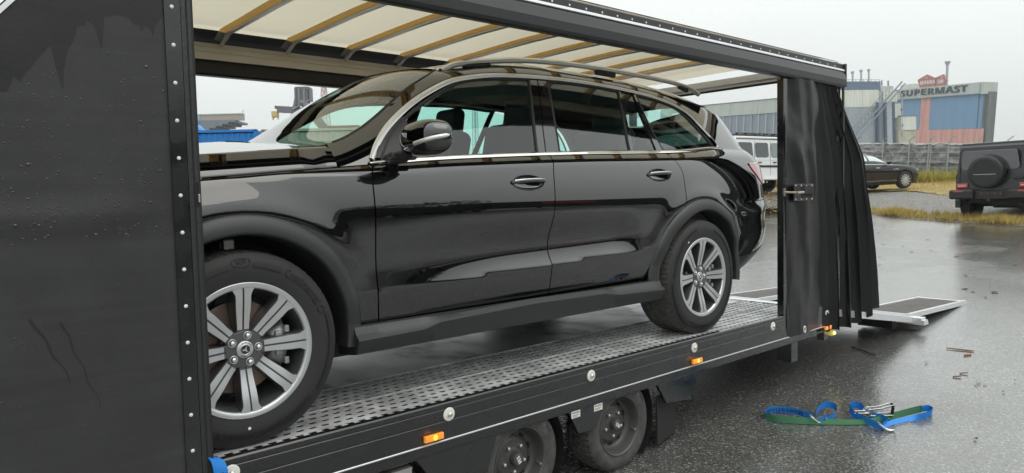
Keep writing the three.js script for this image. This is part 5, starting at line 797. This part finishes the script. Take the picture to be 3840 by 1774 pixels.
function offroader(pos, ry, tilt, label, P, opts) { // boxy off-roader; x forward, z to its right
  const c = thing('off_road_car', label, 'car', pos, 0); c.rotation.set(0, ry, tilt, 'YXZ');
  const body = P.body, glass = P.glass, blk = P.black, t = (n, g, m) => put(n, g, m, c), pair = (n, f, m) => { t(n, f(1), m); t(n, f(-1), m); };
  const arch = (cx, a0, a1, r) => Array.from({ length: 13 }, (_, i) => { const a = lerp(a0, a1, i / 12) * PI / 180; return [cx + r * Math.cos(a), 0.42 + r * Math.sin(a)]; });
  const lower = extr([[-2.17, 0.62], [-2.17, 1.17], [2.2, 1.13], [2.22, 0.62], ...arch(1.45, 20, 160, 0.50), [0.95, 0.50], [-0.95, 0.50], ...arch(-1.45, 20, 160, 0.50)].reverse(), 1.70, 0.02).translate(0, 0, -0.85); t('body', lower, body);
  const cab = extr([[-2.17, 1.17], [0.80, 1.15], [0.50, 1.80], [0.44, 1.86], [-2.06, 1.90], [-2.11, 1.84]].reverse(), 1.66, 0.02).translate(0, 0, -0.83), q = cab.attributes.position; for (let i = 0; i < q.count; i++) q.setZ(i, q.getZ(i) * (1 - 0.085 * clamp((q.getY(i) - 1.17) / 0.72, 0, 1))); cab.computeVertexNormals(); t('cabin', cab, body);
  t('roof', rbx(2.58, 0.085, 1.56, 0.035, -0.80, 1.915, 0), body); t('drip_rail', [bx(2.56, 0.02, 0.03, -0.8, 1.87, 0.79), bx(2.56, 0.02, 0.03, -0.8, 1.87, -0.79)], blk);
  t('bonnet', rbx(1.42, 0.10, 1.50, 0.04, 1.50, 1.17, 0), body);
  const tz = y => 0.852 * (1 - 0.085 * clamp((y - 1.17) / 0.72, 0, 1)) + 0.004;
  for (const [n, x0, x1, xs] of [['quarter_window', -2.02, -1.33, 0], ['rear_door_window', -1.16, -0.52, 0], ['front_door_window', -0.34, 0.52, -0.14]]) pair(n, s => { const y0 = 1.24, y1 = 1.74, r = 0.05, pts = [[x0 + r, y0], [x1 - r, y0], [x1, y0 + r], [x1 + xs, y1 - r], [x1 + xs - r, y1], [x0 + r, y1], [x0, y1 - r], [x0, y0 + r]]; const g = extr(s > 0 ? pts : pts, 0.006); const v = g.attributes.position; for (let i = 0; i < v.count; i++) v.setZ(i, s * (tz(v.getY(i)) + 0.018 + v.getZ(i) * 1)); return s > 0 ? g : flip(g); }, n === 'front_door_window' ? P.glassF : glass);
  const edge = std(lc(0.02), 0.7);
  for (const x of [-1.25, -0.44, 0.62]) pair('door_gap', s => bx(0.014, 1.16, 0.008, x, 1.20, s * 0.868), edge);
  pair('side_strip', s => rbx(3.5, 0.075, 0.03, 0.01, -0.25, 0.92, s * 0.878), blk); pair('door_handle', s => [rbx(0.17, 0.035, 0.04, 0.012, -1.0, 1.06, s * 0.885), rbx(0.17, 0.035, 0.04, 0.012, -0.22, 1.06, s * 0.885)].reduce((a, b) => join([a, b])), blk);
  pair('shoulder_line', s => bx(4.2, 0.02, 0.012, 0, 1.155, s * 0.874), body);
  pair('running_board', s => rbx(1.9, 0.06, 0.16, 0.02, 0, 0.46, s * 0.90), M.steel);
  for (const x of [1.45, -1.45]) pair('fender_flare', s => { const g = extr([...arch(x, -8, 188, 0.575), ...arch(x, 188, -8, 0.50)], 0.11, 0.012); g.translate(0, 0, s > 0 ? 0.84 : -0.95); return g; }, P.flare);
  for (const x of [1.45, -1.45]) for (const s of [1, -1]) bgWheel(c, x, s * 0.935, 0.42, 0.27, P.rim, s);
  t('front_bumper', rbx(0.2, 0.26, 1.8, 0.06, 2.30, 0.66, 0), P.flare); t('grille', rbx(0.06, 0.32, 1.2, 0.02, 2.24, 0.94, 0), blk);
  for (const s of [1, -1]) t('headlamp', latheZ([[0, 0.03], [0.08, 0.02], [0.105, 0]], 20).rotateY(PI / 2).translate(2.24, 0.95, s * 0.66), M.chrome);
  // rear
  t('rear_bumper', rbx(0.20, 0.24, 0.58, 0.05, -2.30, 0.68, -0.66), P.flare); t('rear_bumper', rbx(0.20, 0.24, 0.58, 0.05, -2.30, 0.68, 0.66), P.flare); t('rear_valance', rbx(0.12, 0.22, 0.9, 0.02, -2.24, 0.66, 0), blk);
  for (const s of [1, -1]) { const l = t('tail_lamp', rbx(0.05, 0.115, 0.27, 0.02, -2.20, 0.89, s * 0.70), P.lamp); put('lamp_core', rbx(0.01, 0.025, 0.20, 0.004, -2.227, 0.89, s * 0.70), P.lampCore, l); t('bumper_reflector', bx(0.01, 0.035, 0.22, -2.402, 0.76, s * 0.72), P.lamp); }
  t('rear_window', extr([[-0.66, 1.29], [0.52, 1.29], [0.58, 1.35], [0.54, 1.72], [0.48, 1.76], [-0.62, 1.76], [-0.68, 1.72], [-0.72, 1.35]], 0.02, 0.004).rotateY(-PI / 2).rotateZ(0.115).translate(-2.04, 0.17 - 0.165, 0), glass);
  t('brake_light', rbx(0.03, 0.04, 0.50, 0.01, -2.10, 1.845, 0.05), P.lamp); t('door_gap_rear', [bx(0.01, 1.1, 0.012, -2.195, 1.22, 0.74), bx(0.01, 1.1, 0.012, -2.195, 1.22, -0.76)], edge);
  const sp = t('spare_wheel_cover', latheZ([[0.001, 0.0], [0.30, 0.0], [0.315, 0.008], [0.33, 0.0], [0.375, -0.005], [0.40, -0.03], [0.407, -0.07], [0.407, -0.22]], 48).rotateY(-PI / 2).translate(-2.43, 1.22, -0.10), P.spare); put('cover_line', bx(0.004, 0.010, 0.5, -2.433, 1.17, -0.10), M.steel, sp); put('wheel_carrier', bx(0.2, 0.2, 0.3, -2.2, 1.2, -0.10), blk, sp);
  const pl = t('number_plate_holder', bx(0.02, 0.12, 0.54, -2.31, 0.70, 0.0), blk); for (const z of [-0.22, -0.07, 0.08, 0.22]) put('plate_clip', bx(0.006, 0.06, 0.012, -2.322, 0.70, z), P.lamp, pl);
  t('tow_hitch', new THREE.SphereGeometry(0.045, 12, 8).translate(-2.40, 0.52, -0.02), blk); t('exhaust', [rod(V(-1.9, 0.42, 0.5), V(-2.0, 0.40, 0.7), 0.13), rod(V(-1.9, 0.42, -0.1), V(-1.9, 0.42, 0.5), 0.10)].reduce((a, b) => join([a, b])), blk); t('rear_door_handle', rbx(0.03, 0.07, 0.2, 0.01, -2.20, 1.06, 0.55), blk);
  t('rear_axle', rod(V(-1.45, 0.42, -0.8), V(-1.45, 0.42, 0.8), 0.09), edge); t('underbody', bx(4.2, 0.2, 1.2, 0, 0.55, 0), edge);
  pair('door_mirror', s => rbx(0.12, 0.18, 0.22, 0.05, 0.62, 1.30, s * 1.02), body);
  if (opts.rack) { t('roof_rack', [-0.70, 0.70].flatMap(z => [rod(V(-2.0, 2.06, z), V(0.45, 2.06, z), 0.02), rod(V(-2.0, 1.98, z), V(0.45, 1.98, z), 0.02), ...Array.from({ length: 6 }, (_, i) => rbx(0.05, 0.13, 0.05, 0.01, -1.95 + i * 0.46, 2.01, z))]), blk); for (let i = 0; i < 7; i++) t('rack_bar', bx(0.07, 0.025, 1.4, -1.9 + i * 0.38, 2.03, 0), blk); t('light_bar', rbx(0.16, 0.10, 1.3, 0.04, 0.52, 2.0, 0), blk); }
  return c;
}
{
  const lamp = phy({ color: lc(0.45, 0.03, 0.03), roughness: 0.15, clearcoat: 1 }), core = std(lc(0.8, 0.45, 0.42), 0.2), rimD = { n: 5, w: 0.05, dark: std(lc(0.02), 0.6), face: std(lc(0.05), 0.4, 0.4) };
  const matB = phy({ color: lc(0.012, 0.012, 0.015), roughness: 0.26, ior: 1.5, clearcoat: 0.5, clearcoatRoughness: 0.2, bumpMap: dataTex(256, (u, v) => hash2(Math.floor(u * 128), Math.floor(v * 128)) > 0.9 ? 1 : 0.3, false, [2, 2]), bumpScale: 0.0012 });
  const blkP = phy({ color: lc(0.014), roughness: 0.45 }), dg = phy({ color: lc(0.05, 0.052, 0.06), roughness: 0.12, ior: 2.1, clearcoat: 1, clearcoatRoughness: 0.2 });
  offroader([21.70, 0.135, -2.245], -0.145, 0.03, 'black boxy off-roader with covered spare wheel on its rear door', { body: matB, glass: dg, glassF: dg, black: blkP, flare: blkP, rim: rimD, lamp, lampCore: core, spare: blkP }, {});
  const white = phy({ color: lc(0.74, 0.76, 0.77), roughness: 0.25, clearcoat: 1 }), tg = phy({ color: lc(0.035, 0.045, 0.055), roughness: 0.05, ior: 1.7, clearcoat: 1 }), tf = phy({ color: lc(0.20, 0.25, 0.25), roughness: 0.05, ior: 1.7, clearcoat: 1 });
  offroader([22.97, 0.875, -10.80], -0.175, 0.0, 'white boxy off-roader with black roof rack and tinted windows', { body: white, glass: tg, glassF: tf, black: blkP, flare: white, rim: rimD, lamp, lampCore: core, spare: white }, { rack: true });
}
{ // long black saloon
  const th = -0.273, L = V(1.52, 0, 0.80), wx = L.x * Math.cos(th) + L.z * Math.sin(th), wz = -L.x * Math.sin(th) + L.z * Math.cos(th);
  const c = thing('saloon_car', 'long black saloon with bright sill strip and silver multi-spoke wheels', 'car', [29.43, 0.86, -9.947]); c.rotation.set(0, -0.42, 0.03, 'YXZ');
  const pt = phy({ color: lc(0.008, 0.008, 0.010), roughness: 0.10, ior: 1.5, clearcoat: 0.3 }), gl = phy({ color: lc(0.42, 0.50, 0.50), roughness: 0.03, ior: 1.8, clearcoat: 1, metalness: 0.2 });
  const top = crv([[-2.62, 0.92], [-2.4, 1.02], [-1.6, 1.05], [0.9, 1.0], [1.5, 0.96], [2.1, 0.86], [2.45, 0.72], [2.55, 0.6]]), wid = crv([[-2.62, 0.72], [-2.4, 0.86], [-1.5, 0.95], [1.2, 0.95], [1.9, 0.92], [2.3, 0.82], [2.55, 0.6]]);
  const secZ = crv([[0, 0.88], [1, 0.955], [2, 0.99], [3, 1.0], [4, 0.975], [5, 0.9], [6, 0.5], [7, 0]]), secY = (t, yb, yt) => crv([[0, yb], [1, lerp(yb, yt, 0.22)], [2, lerp(yb, yt, 0.48)], [3, lerp(yb, yt, 0.68)], [4, lerp(yb, yt, 0.9)], [5, yt - 0.01], [6, yt + 0.025], [7, yt + 0.035]])(t);
  put('body', grid(80, 56, (u, v) => { const x = lerp(-2.62, 2.55, u), a = v * PI, w = wid(x), yt = top(x), yb = 0.19, k = (yt - yb); const sd = v < 0.5 ? 1 : -1, t = (v < 0.5 ? v : 1 - v) * 14; let y = secY(t, yb, yt), z = sd * w * secZ(t); for (const wxx of [1.52, -1.52]) { const d = Math.hypot(x - wxx, y - 0.36); if (d < 0.40 && Math.abs(z) > 0.6) z = Math.sign(z) * Math.min(Math.abs(z), 0.66); } return V(x, y, z); }), pt, c);
  const rt = crv([[-2.25, 1.03], [-1.7, 1.24], [-1.1, 1.42], [-0.4, 1.49], [0.1, 1.46], [0.6, 1.28], [1.08, 1.0]]);
  const gh = (u, v, o = 0) => { const x = lerp(-2.25, 1.08, u), a = v * PI, y0 = top(x) - 0.02, k = Math.max(0.01, rt(x) - y0), cx = Math.cos(a), hh = Math.pow(Math.sin(a), 0.55); return V(x, y0 + k * hh, Math.sign(cx) * Math.pow(Math.abs(cx), 0.4) * (0.86 - 0.24 * hh + o)); };
  put('cabin', grid(60, 30, (u, v) => gh(u, v)), pt, c);
  for (const [n, u0, u1] of [['rear_door_window', 0.36, 0.60], ['front_door_window', 0.625, 0.86]]) for (const s of [0, 1]) put(n, grid(16, 8, (u, v) => { const k = lerp(0.05, 0.235, v); return gh(lerp(u0, u1, u) - (n[0] === 'f' ? 0.09 * u * v : 0), s ? 1 - k : k, 0.008); }), gl, c);
  put('windscreen', grid(16, 10, (u, v) => { const p = gh(lerp(0.82, 0.975, u), lerp(0.28, 0.72, v)); p.y += 0.008; return p; }), gl, c);
  for (const s of [1, -1]) { put('sill_strip', beam(V(-1.05, 0.36, s * 0.95), V(1.05, 0.36, s * 0.95), 0.045, 0.02), M.chrome, c); put('belt_trim', tube([V(-1.6, 1.06, s * 0.86), V(-0.4, 1.045, s * 0.872), V(0.9, 1.005, s * 0.872)], 0.012, 20, 6), M.chrome, c); put('fender_vent', rbx(0.28, 0.045, 0.02, 0.008, 1.02, 0.80, s * 0.945), M.chrome, c); put('door_mirror', rbx(0.14, 0.13, 0.2, 0.05, 0.62, 1.08, s * 1.0), pt, c); for (const hx of [0.1, -0.85]) put('door_handle', rbx(0.2, 0.03, 0.03, 0.01, hx, 0.885, s * 0.955), M.chrome, c); for (const x of [0.95, -0.12, -1.2]) put('door_gap', bx(0.01, 0.6, 0.006, x, 0.68, s * 0.953), tyreBg, c); put('headlamp', rbx(0.16, 0.06, 0.3, 0.02, 2.30, 0.74, s * 0.6), M.chrome, c); put('tail_lamp', rbx(0.08, 0.07, 0.5, 0.02, -2.58, 0.86, s * 0.5), phy({ color: lc(0.4, 0.02, 0.02), clearcoat: 1 }), c); }
  for (const x of [1.52, -1.52]) for (const s of [1, -1]) bgWheel(c, x, s * 0.935, 0.355, 0.262, { n: 12, w: 0.026, dark: std(lc(0.03), 0.5), face: std(lc(0.6, 0.61, 0.62), 0.3, 0.8) }, s);
}
// ---------------------------------------------------------------- grass, weeds, leaves
const lotY = (x, z) => gy(x) + 0.02;
{ // ground of the overgrown part of the lot
  const gm = std(0xffffff, 0.9, 0, { map: dataTex(512, (u, v) => { const n = fbm(u * 24, v * 24, 24, 4), c = fbm(u * 5, v * 5, 5, 3), h = hash2(Math.floor(u * 256), Math.floor(v * 256)), k = 0.75 + 0.5 * n + 0.2 * (h - 0.5); return [lerp(0.58, 0.60, c) * k, lerp(0.53, 0.50, c) * k, lerp(0.33, 0.30, c) * k]; }, true, [1 / 4, 1 / 4]), bumpMap: M.gravel.bumpMap, bumpScale: 0.05 });
  const pos = [], uv = [], d0 = 0.13, P = (x, z) => { pos.push(x, gy(x) + 0.045, z); uv.push(x, z); };
  for (let z = -26; z < 3; z += d0) for (let o = 0.3; o < 26; o += d0) { const x = lotEdge(z) + o, n = fbm(x * 0.5 + 20, z * 0.5 + 40, 256, 4); if (n < 0.80 - 0.55 * sstep(3.5, 10.5, o)) continue; const x2 = lotEdge(z + d0) + o; P(x, z); P(x2, z + d0); P(x2 + d0, z + d0); P(x, z); P(x2 + d0, z + d0); P(x + d0, z); }
  const g = new THREE.BufferGeometry(); g.setAttribute('position', new THREE.Float32BufferAttribute(pos, 3)); g.setAttribute('uv', new THREE.Float32BufferAttribute(uv, 2)); g.computeVertexNormals(); structure('grass_ground', g, gm);
}
function tufts(name, label, cat, n, place, cols, hmin, hmax, blades = 6) {
  const pos = []; for (let k = 0; k < blades; k++) { const a = rr(0, 2 * PI), l = rr(0.15, 0.5), b = 0.016, h = rr(0.6, 1); pos.push(-b * Math.sin(a), 0, b * Math.cos(a), b * Math.sin(a), 0, -b * Math.cos(a), l * Math.cos(a) * h * 0.7, h, l * Math.sin(a) * h * 0.7); pos.push(-b * Math.cos(a), 0, b * Math.sin(a), b * Math.cos(a), 0, -b * Math.sin(a), l * Math.cos(a + 1) * h * 0.9, h * 0.7, l * Math.sin(a + 1) * h * 0.9); }
  const g = new THREE.BufferGeometry(); g.setAttribute('position', new THREE.Float32BufferAttribute(pos, 3)); g.computeVertexNormals();
  const im = new THREE.InstancedMesh(g, phy({ color: 0xffffff, roughness: 0.9, transmission: 0.3, thickness: 0 }), n), m = new THREE.Matrix4(), q = new THREE.Quaternion(), c = new THREE.Color(); im.name = name; im.castShadow = im.receiveShadow = true;
  for (let i = 0; i < n; i++) { const p = place(i), h = rr(hmin, hmax) * (p[3] ?? 1); q.setFromAxisAngle(V(0, 1, 0), rr(0, 6.3)); m.compose(V(p[0], p[1], p[2]), q, V(h * 1.2, h, h * 1.2)); im.setMatrixAt(i, m); const k = cols[Math.floor(rnd() * cols.length)], f = rr(0.7, 1.25); im.setColorAt(i, c.setRGB(k[0] * f, k[1] * f, k[2] * f)); }
  scene.add(im); im.userData = { label, category: cat, kind: 'stuff' }; return im;
}
const straw = [[0.52, 0.36, 0.09], [0.60, 0.45, 0.16], [0.42, 0.30, 0.06], [0.32, 0.30, 0.07]], yel = [[0.42, 0.26, 0.04], [0.36, 0.24, 0.04], [0.30, 0.26, 0.06], [0.48, 0.33, 0.10]], grn = [[0.22, 0.26, 0.04], [0.40, 0.33, 0.06], [0.50, 0.38, 0.07], [0.30, 0.28, 0.05]];
tufts('grass_verge', 'straw-coloured grass strip along the edge of the tarmac', 'grass', 8500, () => { let z, x, n; do { z = rr(-9.5, 4); x = lotEdge(z) + Math.abs(rr(-0.8, 0.8) + rr(-0.6, 0.6)) + 0.02; n = vnoise(x * 1.3 + 5, z * 1.3); } while (rnd() > 0.25 + n); return [x, lotY(x, z), z, (z > -6 ? 1 : 0.6) * (0.5 + n)]; }, straw, 0.06, 0.22);
tufts('dry_grass', 'yellow autumn grass spreading over the gravel lot', 'grass', 22000, () => { let x, z, d; do { z = rr(-20, 2); x = lotEdge(z) + rr(2.2, 24); d = x - lotEdge(z); } while (rnd() > sstep(4, 11, d + 7 * (fbm(x * 0.5 + 20, z * 0.5 + 40, 256, 4) - 0.5)) * 0.95 + 0.04); return [x, lotY(x, z), z, 0.5 + 0.8 * sstep(12, 20, d)]; }, yel, 0.07, 0.24);
tufts('fence_weeds', 'green and yellow weeds growing along the fence foot', 'weeds', 5000, () => { const s = rr(-7, 12), o = rr(0.3, 4.2), n = 0.5 + 0.9 * vnoise(s * 1.1, 4); const x = 43.24 + 0.3657 * s - 0.93 * o, z = -15.8 + 0.929 * s + 0.366 * o; return [x, lotY(x, z), z, n]; }, grn, 0.25, 0.75, 7);
{ // leaf litter and low yellowing shrub beside the white off-roader
  const tri = [], cols = []; for (let i = 0; i < 2600; i++) { const a = rr(-1, 1), b = rr(-1, 1), px = 22.0 + a * 1.3, pz = -9.2 + b * 1.3, h = 0.62 + 0.3 * Math.max(0, 1 - (a * a + b * b) * 0.7) * vnoise(a * 4 + 9, b * 4 + 9), y = gy(px) + rr(0.02, h), s = rr(0.02, 0.045); for (let m = 0; m < 3; m++) tri.push(px + rr(-s, s), y + rr(-s, s), pz + rr(-s, s)); const k = [[0.42, 0.30, 0.04], [0.28, 0.10, 0.04], [0.16, 0.15, 0.03], [0.36, 0.20, 0.05]][Math.floor(rnd() * 4)]; for (let m = 0; m < 3; m++) cols.push(...k); }
  const g = new THREE.BufferGeometry(); g.setAttribute('position', new THREE.Float32BufferAttribute(tri, 3)); g.setAttribute('color', new THREE.Float32BufferAttribute(cols, 3)); g.computeVertexNormals(); const m = new THREE.Mesh(g, std(0xffffff, 0.85, 0, { vertexColors: true })); m.name = 'leafy_ground_cover'; m.userData = { label: 'yellow and brown leafy ground cover beside the white off-roader', category: 'ground cover', kind: 'stuff' }; scene.add(m);
  const bank = new THREE.SphereGeometry(1, 32, 12, 0, 2 * PI, 0, PI / 2); bank.scale(4.4, 0.55, 2.6); bank.translate(24.4, gy(23.5), -11.4); structure('earth_bank', uvBox(bank), M.gravel);
}
// ---------------------------------------------------------------- lashing straps and litter on the wet tarmac
function webbing(path, w, up, m, parent, name, th = 0.003) { // flat band along points, width direction given per point
  const c = new THREE.CatmullRomCurve3(path.map(p => V(p[0], p[1], p[2])), false, 'centripetal'), n = path.length * 8;
  const A = new THREE.CatmullRomCurve3(up.map(p => V(...p)), false, 'centripetal');
  const mk = (o, r) => grid(n, 2, (u, v) => { const p = c.getPoint(clamp(u, 0, 1)), d = A.getPoint(clamp(u, 0, 1)).normalize(), t = c.getTangent(clamp(u, 0.001, 0.999)), nn = t.clone().cross(d).normalize(); return p.addScaledVector(d, (v - 0.5) * w).addScaledVector(nn, o); }, 1, r);
  return put(name, [mk(th / 2, false), mk(-th / 2, true)], m, parent);
}
{
  const s = thing('ratchet_strap', 'blue ratchet lashing strap with green sleeve lying on wet tarmac', 'strap');
  const G = (x, z, h = 0) => [x, gy(x) + h + 0.004, z], U = [0, 1, 0.12], Fl = [0.7, 0.05, -0.7];
  // each band stands on its edge along a path on the ground; the green sleeve leans over in its middle
  const bm = M.strapBlue, B = (P, h, w, up) => webbing(P.map((p, i) => G(p[0], p[1], Array.isArray(h) ? h[i] : h)), w, P.map((p, i) => up ? up(i / (P.length - 1)) : U), h === undefined ? bm : bm, s, 'webbing');
  const gp = [[3.428, 0.297], [3.428, 0.369], [3.473, 0.457], [3.544, 0.558], [3.621, 0.655], [3.700, 0.750], [3.781, 0.830], [3.932, 0.890], [4.050, 0.939], [4.204, 0.996], [4.230, 1.006]];
  webbing(gp.map((p, i) => G(p[0], p[1], [0.022, 0.022, 0.020, 0.016, 0.012, 0.010, 0.010, 0.014, 0.019, 0.023, 0.023][i])), 0.045, gp.map((p, i) => { const k = [0.2, 0.25, 0.4, 0.8, 1.3, 1.6, 1.6, 0.9, 0.5, 0.25, 0.2][i]; return [0.8 * k, 1, -0.6 * k]; }), M.strapGreen, s, 'sleeve', 0.006);
  B([[3.432, 0.292], [3.476, 0.265], [3.549, 0.252], [3.606, 0.288], [3.639, 0.358], [3.643, 0.427], [3.624, 0.499], [3.608, 0.544]], 0.023, 0.044);
  B([[3.608, 0.557], [3.698, 0.522], [3.804, 0.503], [3.878, 0.524], [3.871, 0.571], [3.802, 0.613], [3.706, 0.636], [3.623, 0.628], [3.572, 0.605]], [0.016, 0.026, 0.036, 0.040, 0.036, 0.028, 0.023, 0.021, 0.018], 0.044);
  B([[3.938, 0.743], [4.003, 0.687], [3.997, 0.643], [3.935, 0.645], [3.857, 0.698], [3.803, 0.770], [3.752, 0.855], [3.729, 0.913], [3.724, 0.945]], [0.030, 0.034, 0.034, 0.030, 0.025, 0.023, 0.022, 0.020, 0.018], 0.044);
  B([[3.738, 0.940], [3.841, 0.930], [3.892, 0.874], [3.898, 0.802]], 0.021, 0.042);
  B([[3.734, 0.945], [3.831, 0.947], [3.912, 0.971], [3.999, 1.006], [4.079, 1.051], [4.170, 1.080], [4.237, 1.068], [4.260, 1.032], [4.219, 1.009]], [0.014, 0.012, 0.012, 0.013, 0.017, 0.023, 0.025, 0.025, 0.024], 0.044, t => t < 0.45 ? [0.9, 0.6, -0.5] : U);
  const dk = std(lc(0.008, 0.03, 0.12), 0.6);
  const tx = (str, size, p, ry, rx, rz = 0) => { const t = text3(str, size, 0.0006); t.center(); t.rotateZ(rz); t.rotateX(rx); t.rotateY(ry); t.translate(p[0], p[1], p[2]); return t; };
  { // print along the standing band, upside down as the strap lies
    const cv = new THREE.CatmullRomCurve3([[3.476, 0.265], [3.549, 0.252], [3.606, 0.288], [3.639, 0.358], [3.643, 0.427], [3.624, 0.499]].map(p => V(...G(p[0], p[1], 0.023))), false, 'centripetal'), t0 = text3('Moetefindt', 0.030, 0.0006), q = t0.index ? t0.toNonIndexed() : t0, P = q.attributes.position, w = t0.boundingBox.max.x;
    for (let i = 0; i < P.count; i++) { const u = lerp(0.90, 0.12, P.getX(i) / w), c = cv.getPoint(u), tg = cv.getTangent(u), n = V(-tg.z, 0, tg.x).normalize(); if (n.dot(V(-0.9, 0, 0.42)) < 0) n.negate(); c.addScaledVector(n, 0.0024 + P.getZ(i)); P.setXYZ(i, c.x, c.y + 0.012 - P.getY(i), c.z); } q.computeVertexNormals(); put('webbing_print', q, dk, s);
  }
  const zn = std(lc(0.66, 0.67, 0.68), 0.28, 0.9), o = V(3.895, gy(3.9), 0.765), d = V(0.42, 0, 0.62).normalize(), rtt = V(-d.z, 0, d.x);
  const at = (a, h, b) => o.clone().addScaledVector(d, a).addScaledVector(rtt, b).add(V(0, h, 0));
  for (const b of [-0.028, 0.028]) { put('ratchet_frame', [beam(at(-0.07, 0.03, b), at(0.02, 0.035, b), 0.03, 0.003), rod(at(0.02, 0.045, b - 0.003), at(0.02, 0.045, b + 0.003), 0.026, 16)], zn, s); put('ratchet_handle', [beam(at(0.02, 0.06, b), at(0.11, 0.075, b), 0.026, 0.003), beam(at(0.10, 0.075, b), at(0.175, 0.10, b), 0.03, 0.003)], zn, s); put('ratchet_frame', beam(at(0.03, 0.018, b), at(0.17, 0.03, b), 0.026, 0.003), zn, s); }
  put('ratchet_spindle', [rod(at(0.02, 0.045, -0.034), at(0.02, 0.045, 0.034), 0.010), rod(at(-0.06, 0.03, -0.034), at(-0.06, 0.03, 0.034), 0.006)], zn, s); put('ratchet_grip', [rod(at(0.17, 0.098, -0.03), at(0.17, 0.098, 0.03), 0.009), beam(at(0.168, 0.09, 0.03), at(0.16, 0.03, 0.03), 0.02, 0.006)], M.rubberBlack, s);
  const hook = (p, a) => { const c = Math.cos(a), n = Math.sin(a), q = (x, y, z) => V(p[0] + x * c + z * n, p[1] + y, p[2] - x * n + z * c); return [tube([q(-0.045, 0.05, 0), q(-0.03, 0.035, 0), q(0, 0.012, 0), q(0.03, 0.006, 0), q(0.05, 0.014, 0.004), q(0.053, 0.03, 0.008), q(0.046, 0.038, 0.01)], 0.0055, 30, 8), tube([q(-0.045, 0.05, 0.03), q(-0.03, 0.035, 0.03), q(0, 0.012, 0.022), q(0.03, 0.006, 0.014), q(0.05, 0.014, 0.01)], 0.0055, 24, 8), rod(q(-0.046, 0.05, -0.008), q(-0.046, 0.05, 0.04), 0.0055)]; };
  put('hook', hook(G(3.585, 0.585, 0), -0.95), zn, s); put('hook', hook(G(3.722, 0.968, 0), -0.95), zn, s);
  const s2 = thing('strap_end', 'bright blue strap end hanging over the trailer rail by the front panel', 'strap');
  webbing([[-0.225, 0.040, 0.09], [-0.205, 0.046, 0.125], [-0.186, 0.034, 0.152], [-0.178, 0.0, 0.164], [-0.178, -0.08, 0.160], [-0.182, -0.2, 0.152]], 0.052, [[0.8, -0.3, -0.5], [0.8, -0.35, -0.4], [0.85, -0.25, -0.2], [1, -0.1, -0.1], [1, 0, 0], [1, 0, 0]], bm, s2, 'webbing'); put('stitching', [0, 1, 2].map(i => bx(0.003, 0.05, 0.001, -0.184 + i * 0.007, -0.035, 0.1665)), dk, s2);
}
{
  const wd = std(lc(0.20, 0.085, 0.045), 0.75), chip = std(lc(0.35, 0.27, 0.17), 0.8);
  const pl = (n, l, a, b, w, h, m) => single(n, beam(V(a[0], gy(a[0]) + h / 2 + 0.003, a[1]), V(b[0], gy(b[0]) + h / 2 + 0.01, b[1]), w, h), m, l, 'wood scrap');
  { const g = extr([[0, 0], [0.06, 0.006], [0.14, 0.016], [0.20, 0.013], [0.215, 0.004], [0.19, -0.012], [0.15, -0.006], [0.08, -0.009]], 0.006, 0.001).rotateX(-PI / 2).rotateY(-1.5); g.translate(6.16, gy(6.16) + 0.006, 0.56); single('wood_splinter', g, wd, 'long reddish wood splinter lying on the open tarmac', 'wood scrap'); }
  { const g = extr([[0, 0], [0.07, 0.006], [0.085, 0.022], [0.02, 0.026]], 0.010, 0.001).rotateX(-PI / 2).rotateY(-0.65); g.translate(5.97, gy(5.97) + 0.004, 0.755); single('wood_chip', g, std(lc(0.30, 0.15, 0.09), 0.75), 'short pale reddish wood chip beside the long splinter', 'wood scrap'); }
  pl('twig', 'thin dark stick on tarmac behind the rear position lamp', [5.74, -0.11], [5.52, 0.19], 0.008, 0.008, std(lc(0.025, 0.02, 0.015), 0.8)); pl('twig', 'short twig on tarmac near the trailer support foot', [5.56, -0.20], [5.64, -0.16], 0.007, 0.006, wd); pl('twig', 'tiny dark sliver beside the scattered straw bits', [5.24, 0.89], [5.27, 0.94], 0.012, 0.006, wd); pl('twig', 'small brown sliver between splinter and straw bits', [5.37, 0.90], [5.40, 0.95], 0.010, 0.006, wd);
  for (let i = 0; i < 5; i++) { const x = 5.15 + rr(-0.05, 0.05), z = 1.10 + rr(-0.06, 0.06); single('straw_bit', beam(V(x, gy(x) + 0.005, z), V(x + rr(-0.04, 0.04), gy(x) + 0.008, z + rr(-0.04, 0.04)), 0.006, 0.003), chip, 'pale straw bit in a small scatter on the tarmac', 'straw', 'scattered straw bits'); }
  const lm = [std(lc(0.03, 0.02, 0.012), 0.7), std(lc(0.09, 0.05, 0.02), 0.7)];
  const spots = [[10.7, -0.6], [13.08, -2.16], [9.05, 0.09], [12.05, -0.33], [5.54, 0.6], [3.91, 1.42], [5.04, 1.28], [5.39, 1.27]]; for (let i = 0; i < 46; i++) { const z = rr(-9, 1.5); spots.push([rr(8.5, lotEdge(z) - 0.1), z]); }
  for (const [x, z] of spots) { const r = x < 8 ? rr(0.008, 0.016) : rr(0.02, 0.05), g = new THREE.CircleGeometry(r, 7); const p = g.attributes.position; for (let i = 0; i < p.count; i++) { p.setX(i, p.getX(i) * rr(0.6, 1.2)); p.setZ(i, rr(0, 0.012)); } g.rotateX(-PI / 2); g.rotateY(rr(0, 6)); g.translate(x, gy(x) + 0.006, z); single('fallen_leaf', g, lm[Math.floor(rnd() * 2)], 'small dark fallen leaf on the wet tarmac', 'leaf', 'fallen leaves on the tarmac'); }
}
scene.fog = new THREE.FogExp2(0xdfe4e4, 0.0005);
renderer.render(scene, camera);
